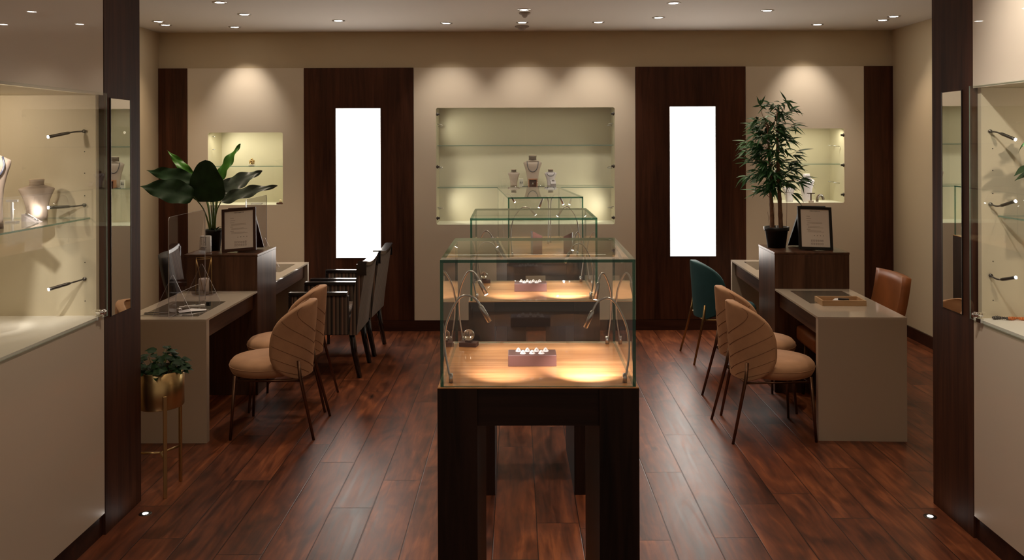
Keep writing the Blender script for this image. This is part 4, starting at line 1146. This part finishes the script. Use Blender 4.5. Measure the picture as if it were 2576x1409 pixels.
# papers and tools
t = thing('paper_sheet', (-1.985, 5.325, DZ), 'white folded paper lying on the nearer left desk inset', 'paper', R(25))
MB().grid([[(-.07, -.03, .002), (0, -.035, .006), (.08, -.02, .003)], [(-.075, 0, .008), (0, .0, .018), (.09, .005, .006)], [(-.06, .03, .003), (.0, .04, .006), (.075, .035, .002)]]).build('sheet', 'wpaper', t)
t = thing('loupe', (-2.00, 5.42, DZ), 'pale hand tool with dark window lying on papers on the left desk', 'tool', R(22))
MB().box(-.06, .06, -.012, .012, .008, .022, bevel=.004).box(-.09, -.055, -.008, .008, .010, .018, bevel=.003).build('body', 'white', t)
MB().box(.005, .035, -.006, .006, .0222, .0235).build('window', 'ink', t)
t = thing('ring_gauge', (-2.055, 5.315, DZ), 'small steel cylinder standing by the papers on the left desk', 'gauge')
MB().lathe([(.001, 0), (.016, 0), (.017, .004), (.017, .020), (.012, .024), (.001, .024)], seg=24, closed=False).build('body', 'steel', t)
t = thing('black_cube', (-1.950, 5.520, DZ), 'tiny black jewellery cube near the far end of the inset', 'jewellery box')
MB().box(-.012, .012, -.012, .012, 0, .022, bevel=.002).build('body', 'kframe', t)
t = thing('tweezers', (-2.175, 5.26, DZ), 'pair of thin dark tweezers lying at the left end of the inset', 'tweezers', R(-4))
MB().tube([(-.07, .006, .003), (0, .008, .006), (.09, 0, .004)], .002).tube([(-.07, -.006, .003), (0, -.008, .006), (.09, 0, .004)], .002).build('arms', 'dsteel', t)
# desk things, right
t = thing('wooden_tray', (2.030, 5.500, DZ), 'light oak tray holding papers on the right desk', 'tray', R(-2.2))
m = MB(); a, b, h_ = .135, .080, .034
m.box(-a, a, -b, -b + .010, 0, h_); m.box(-a, a, b - .010, b, 0, h_); m.box(-a, -a + .010, -b + .010, b - .010, 0, h_); m.box(a - .010, a, -b + .010, b - .010, 0, h_)
m.box(-a + .01, a - .01, -b + .01, b - .01, 0, .008); m.build('tray_body', 'tray', t)
t = thing('paper_slip', (2.030, 5.505, DZ + .008), 'crumpled white paper slip inside the wooden tray', 'paper', R(30))
MB().grid([[(-.05, -.03, .004), (0, -.03, .02), (.06, -.02, .006)], [(-.055, 0, .012), (0, 0, .026), (.065, .0, .012)], [(-.04, .035, .004), (0, .04, .018), (.05, .03, .004)]]).build('slip', 'wpaper', t)
t = thing('black_pouch', (2.043, 5.470, DZ + .008), 'small black pouch lying on the paper in the tray', 'pouch', R(-20))
MB().box(-.035, .030, -.012, .012, .020, .030, bevel=.003).build('pouch_body', 'ink', t)

# ------------------------------------------------------------------ goods in the entrance cabinets
make_bust('jewellery_bust', (-2.035, 3.34, 1.42), .345, .24, 'large beige bust with chain cut by the left picture edge', rz=R(62), mat='bust', neck='bust')
make_necklace((-2.035, 3.34, 1.42), .24, .345, .25, .004, 'grey chain on the large bust at the left picture edge', rz=R(62))
make_bust('jewellery_bust', (-1.985, 3.12, 1.42), .33, .28, 'brightest white bust, nearest in the left cabinet', rz=R(75), mat='busts', neck='busts')
make_bust('jewellery_bust', (-2.060, 3.755, 1.42), .175, .14, 'small turned beige bust on the left cabinet shelf', rz=R(35), mat='bust', neck='bust')
t = thing('earring_stand', (-2.09, 3.62, 1.42), 'clear upright earring stand on the left cabinet shelf', 'earring stand')
MB().box(-.022, .022, -.015, .015, 0, .006).box(-.004, .004, -.004, .004, .006, .085).box(-.024, .024, -.004, .004, .085, .095).build('stand', 'white', t)
t = thing('bracelet_ramp', (-2.03, 3.66, 1.42), 'small sloping white bracelet ramp on the left cabinet shelf', 'bracelet ramp', R(-30))
MB().prism([(-.05, 0), (.05, 0), (-.05, .030)], 'Y', -.016, .016).build('ramp', 'busts', t)
MB().tube([(-.045, 0, .032), (0, 0, .018), (.042, 0, .006)], .003, 0, 6).build('bracelet', 'silver', t)
# right cabinet: plant, necklace, bust, box
t = thing('cabinet_plant', (2.235, 3.62, 1.42), 'glossy leafed plant in a dark square pot in the right cabinet', 'plant')
MB().box(-.075, .075, -.06, .06, 0, .115, bevel=.002).box(-.085, .085, -.07, .07, .115, .125, bevel=.002).build('pot', 'black_wood', t)
q = MB(); rnd = random.Random(21); tw = MB()
for i in range(34):
    a = rnd.random() * 2 * math.pi; rr = .03 + .07 * rnd.random(); h_ = .18 + .15 * rnd.random()
    p = Vector((rr * math.cos(a), rr * math.sin(a) * .8, h_)); L_ = .065 + .035 * rnd.random(); b = a + (rnd.random() - .5)
    e = p + Vector((math.cos(b) * L_, math.sin(b) * L_ * .8, -.04 + .05 * rnd.random()))
    leaf(q, p, e, .045 + .015 * rnd.random(), (.2 * math.cos(a), -.4, 1), droop=.015, fold=.25, n=8, nw=2, shape=(.65, .7))
    tw.tube([(p.x * .2, p.y * .2, .11), (p.x * .5, p.y * .5, h_ * .8), p], .0018, 0, 4)
tw.build('stems', 'stalk', t); q.build('leaves', 'leafd', t)
t = thing('bead_necklace', (2.135, 3.76, .972), 'amber and brown bead necklace lying on the right cabinet floor', 'necklace', R(-12))
m = MB()
for k in range(20): m.ball((-.08 + .0085 * k, .006 * math.sin(k * .7), .008), .0075 + .0015 * math.sin(k), 0 if k > 6 else 1, (1, 1, 1), 1)
m.build('beads', ['amber', 'dsteel'], t)
make_bust('jewellery_bust', (2.30, 3.68, .972), .20, .15, 'brownish pink bust cut by the right picture edge', rz=R(-30))
t = thing('gift_box', (2.235, 3.56, .972), 'small pinkish white open box at the right picture edge', 'box', R(-20))
m = MB(); m.box(-.035, .035, -.03, .03, 0, .022, bevel=.002); m.box(-.028, .028, -.023, .023, .022, .024); m.build('box_body', 'busts', t)

# ------------------------------------------------------------------ floor spots
def floor_spot(loc, label):
    t = thing('floor_light', loc, label, 'floor light')
    MB().lathe([(.014, .0005), (.028, .0005), (.030, 0), (.028, .002), (.014, .002)], seg=28, closed=False).build('ring', 'dsteel', t)
    MB().lathe([(.001, .0025), (.013, .0025), (.013, .001), (.001, .001)], seg=20, closed=False).build('lens', 'lens', t)
floor_spot((-1.756, 4.12, 0), 'small bright light set in the floor by the left entrance column')
floor_spot((1.913, 4.06, 0), 'small bright light set in the floor by the right entrance column')
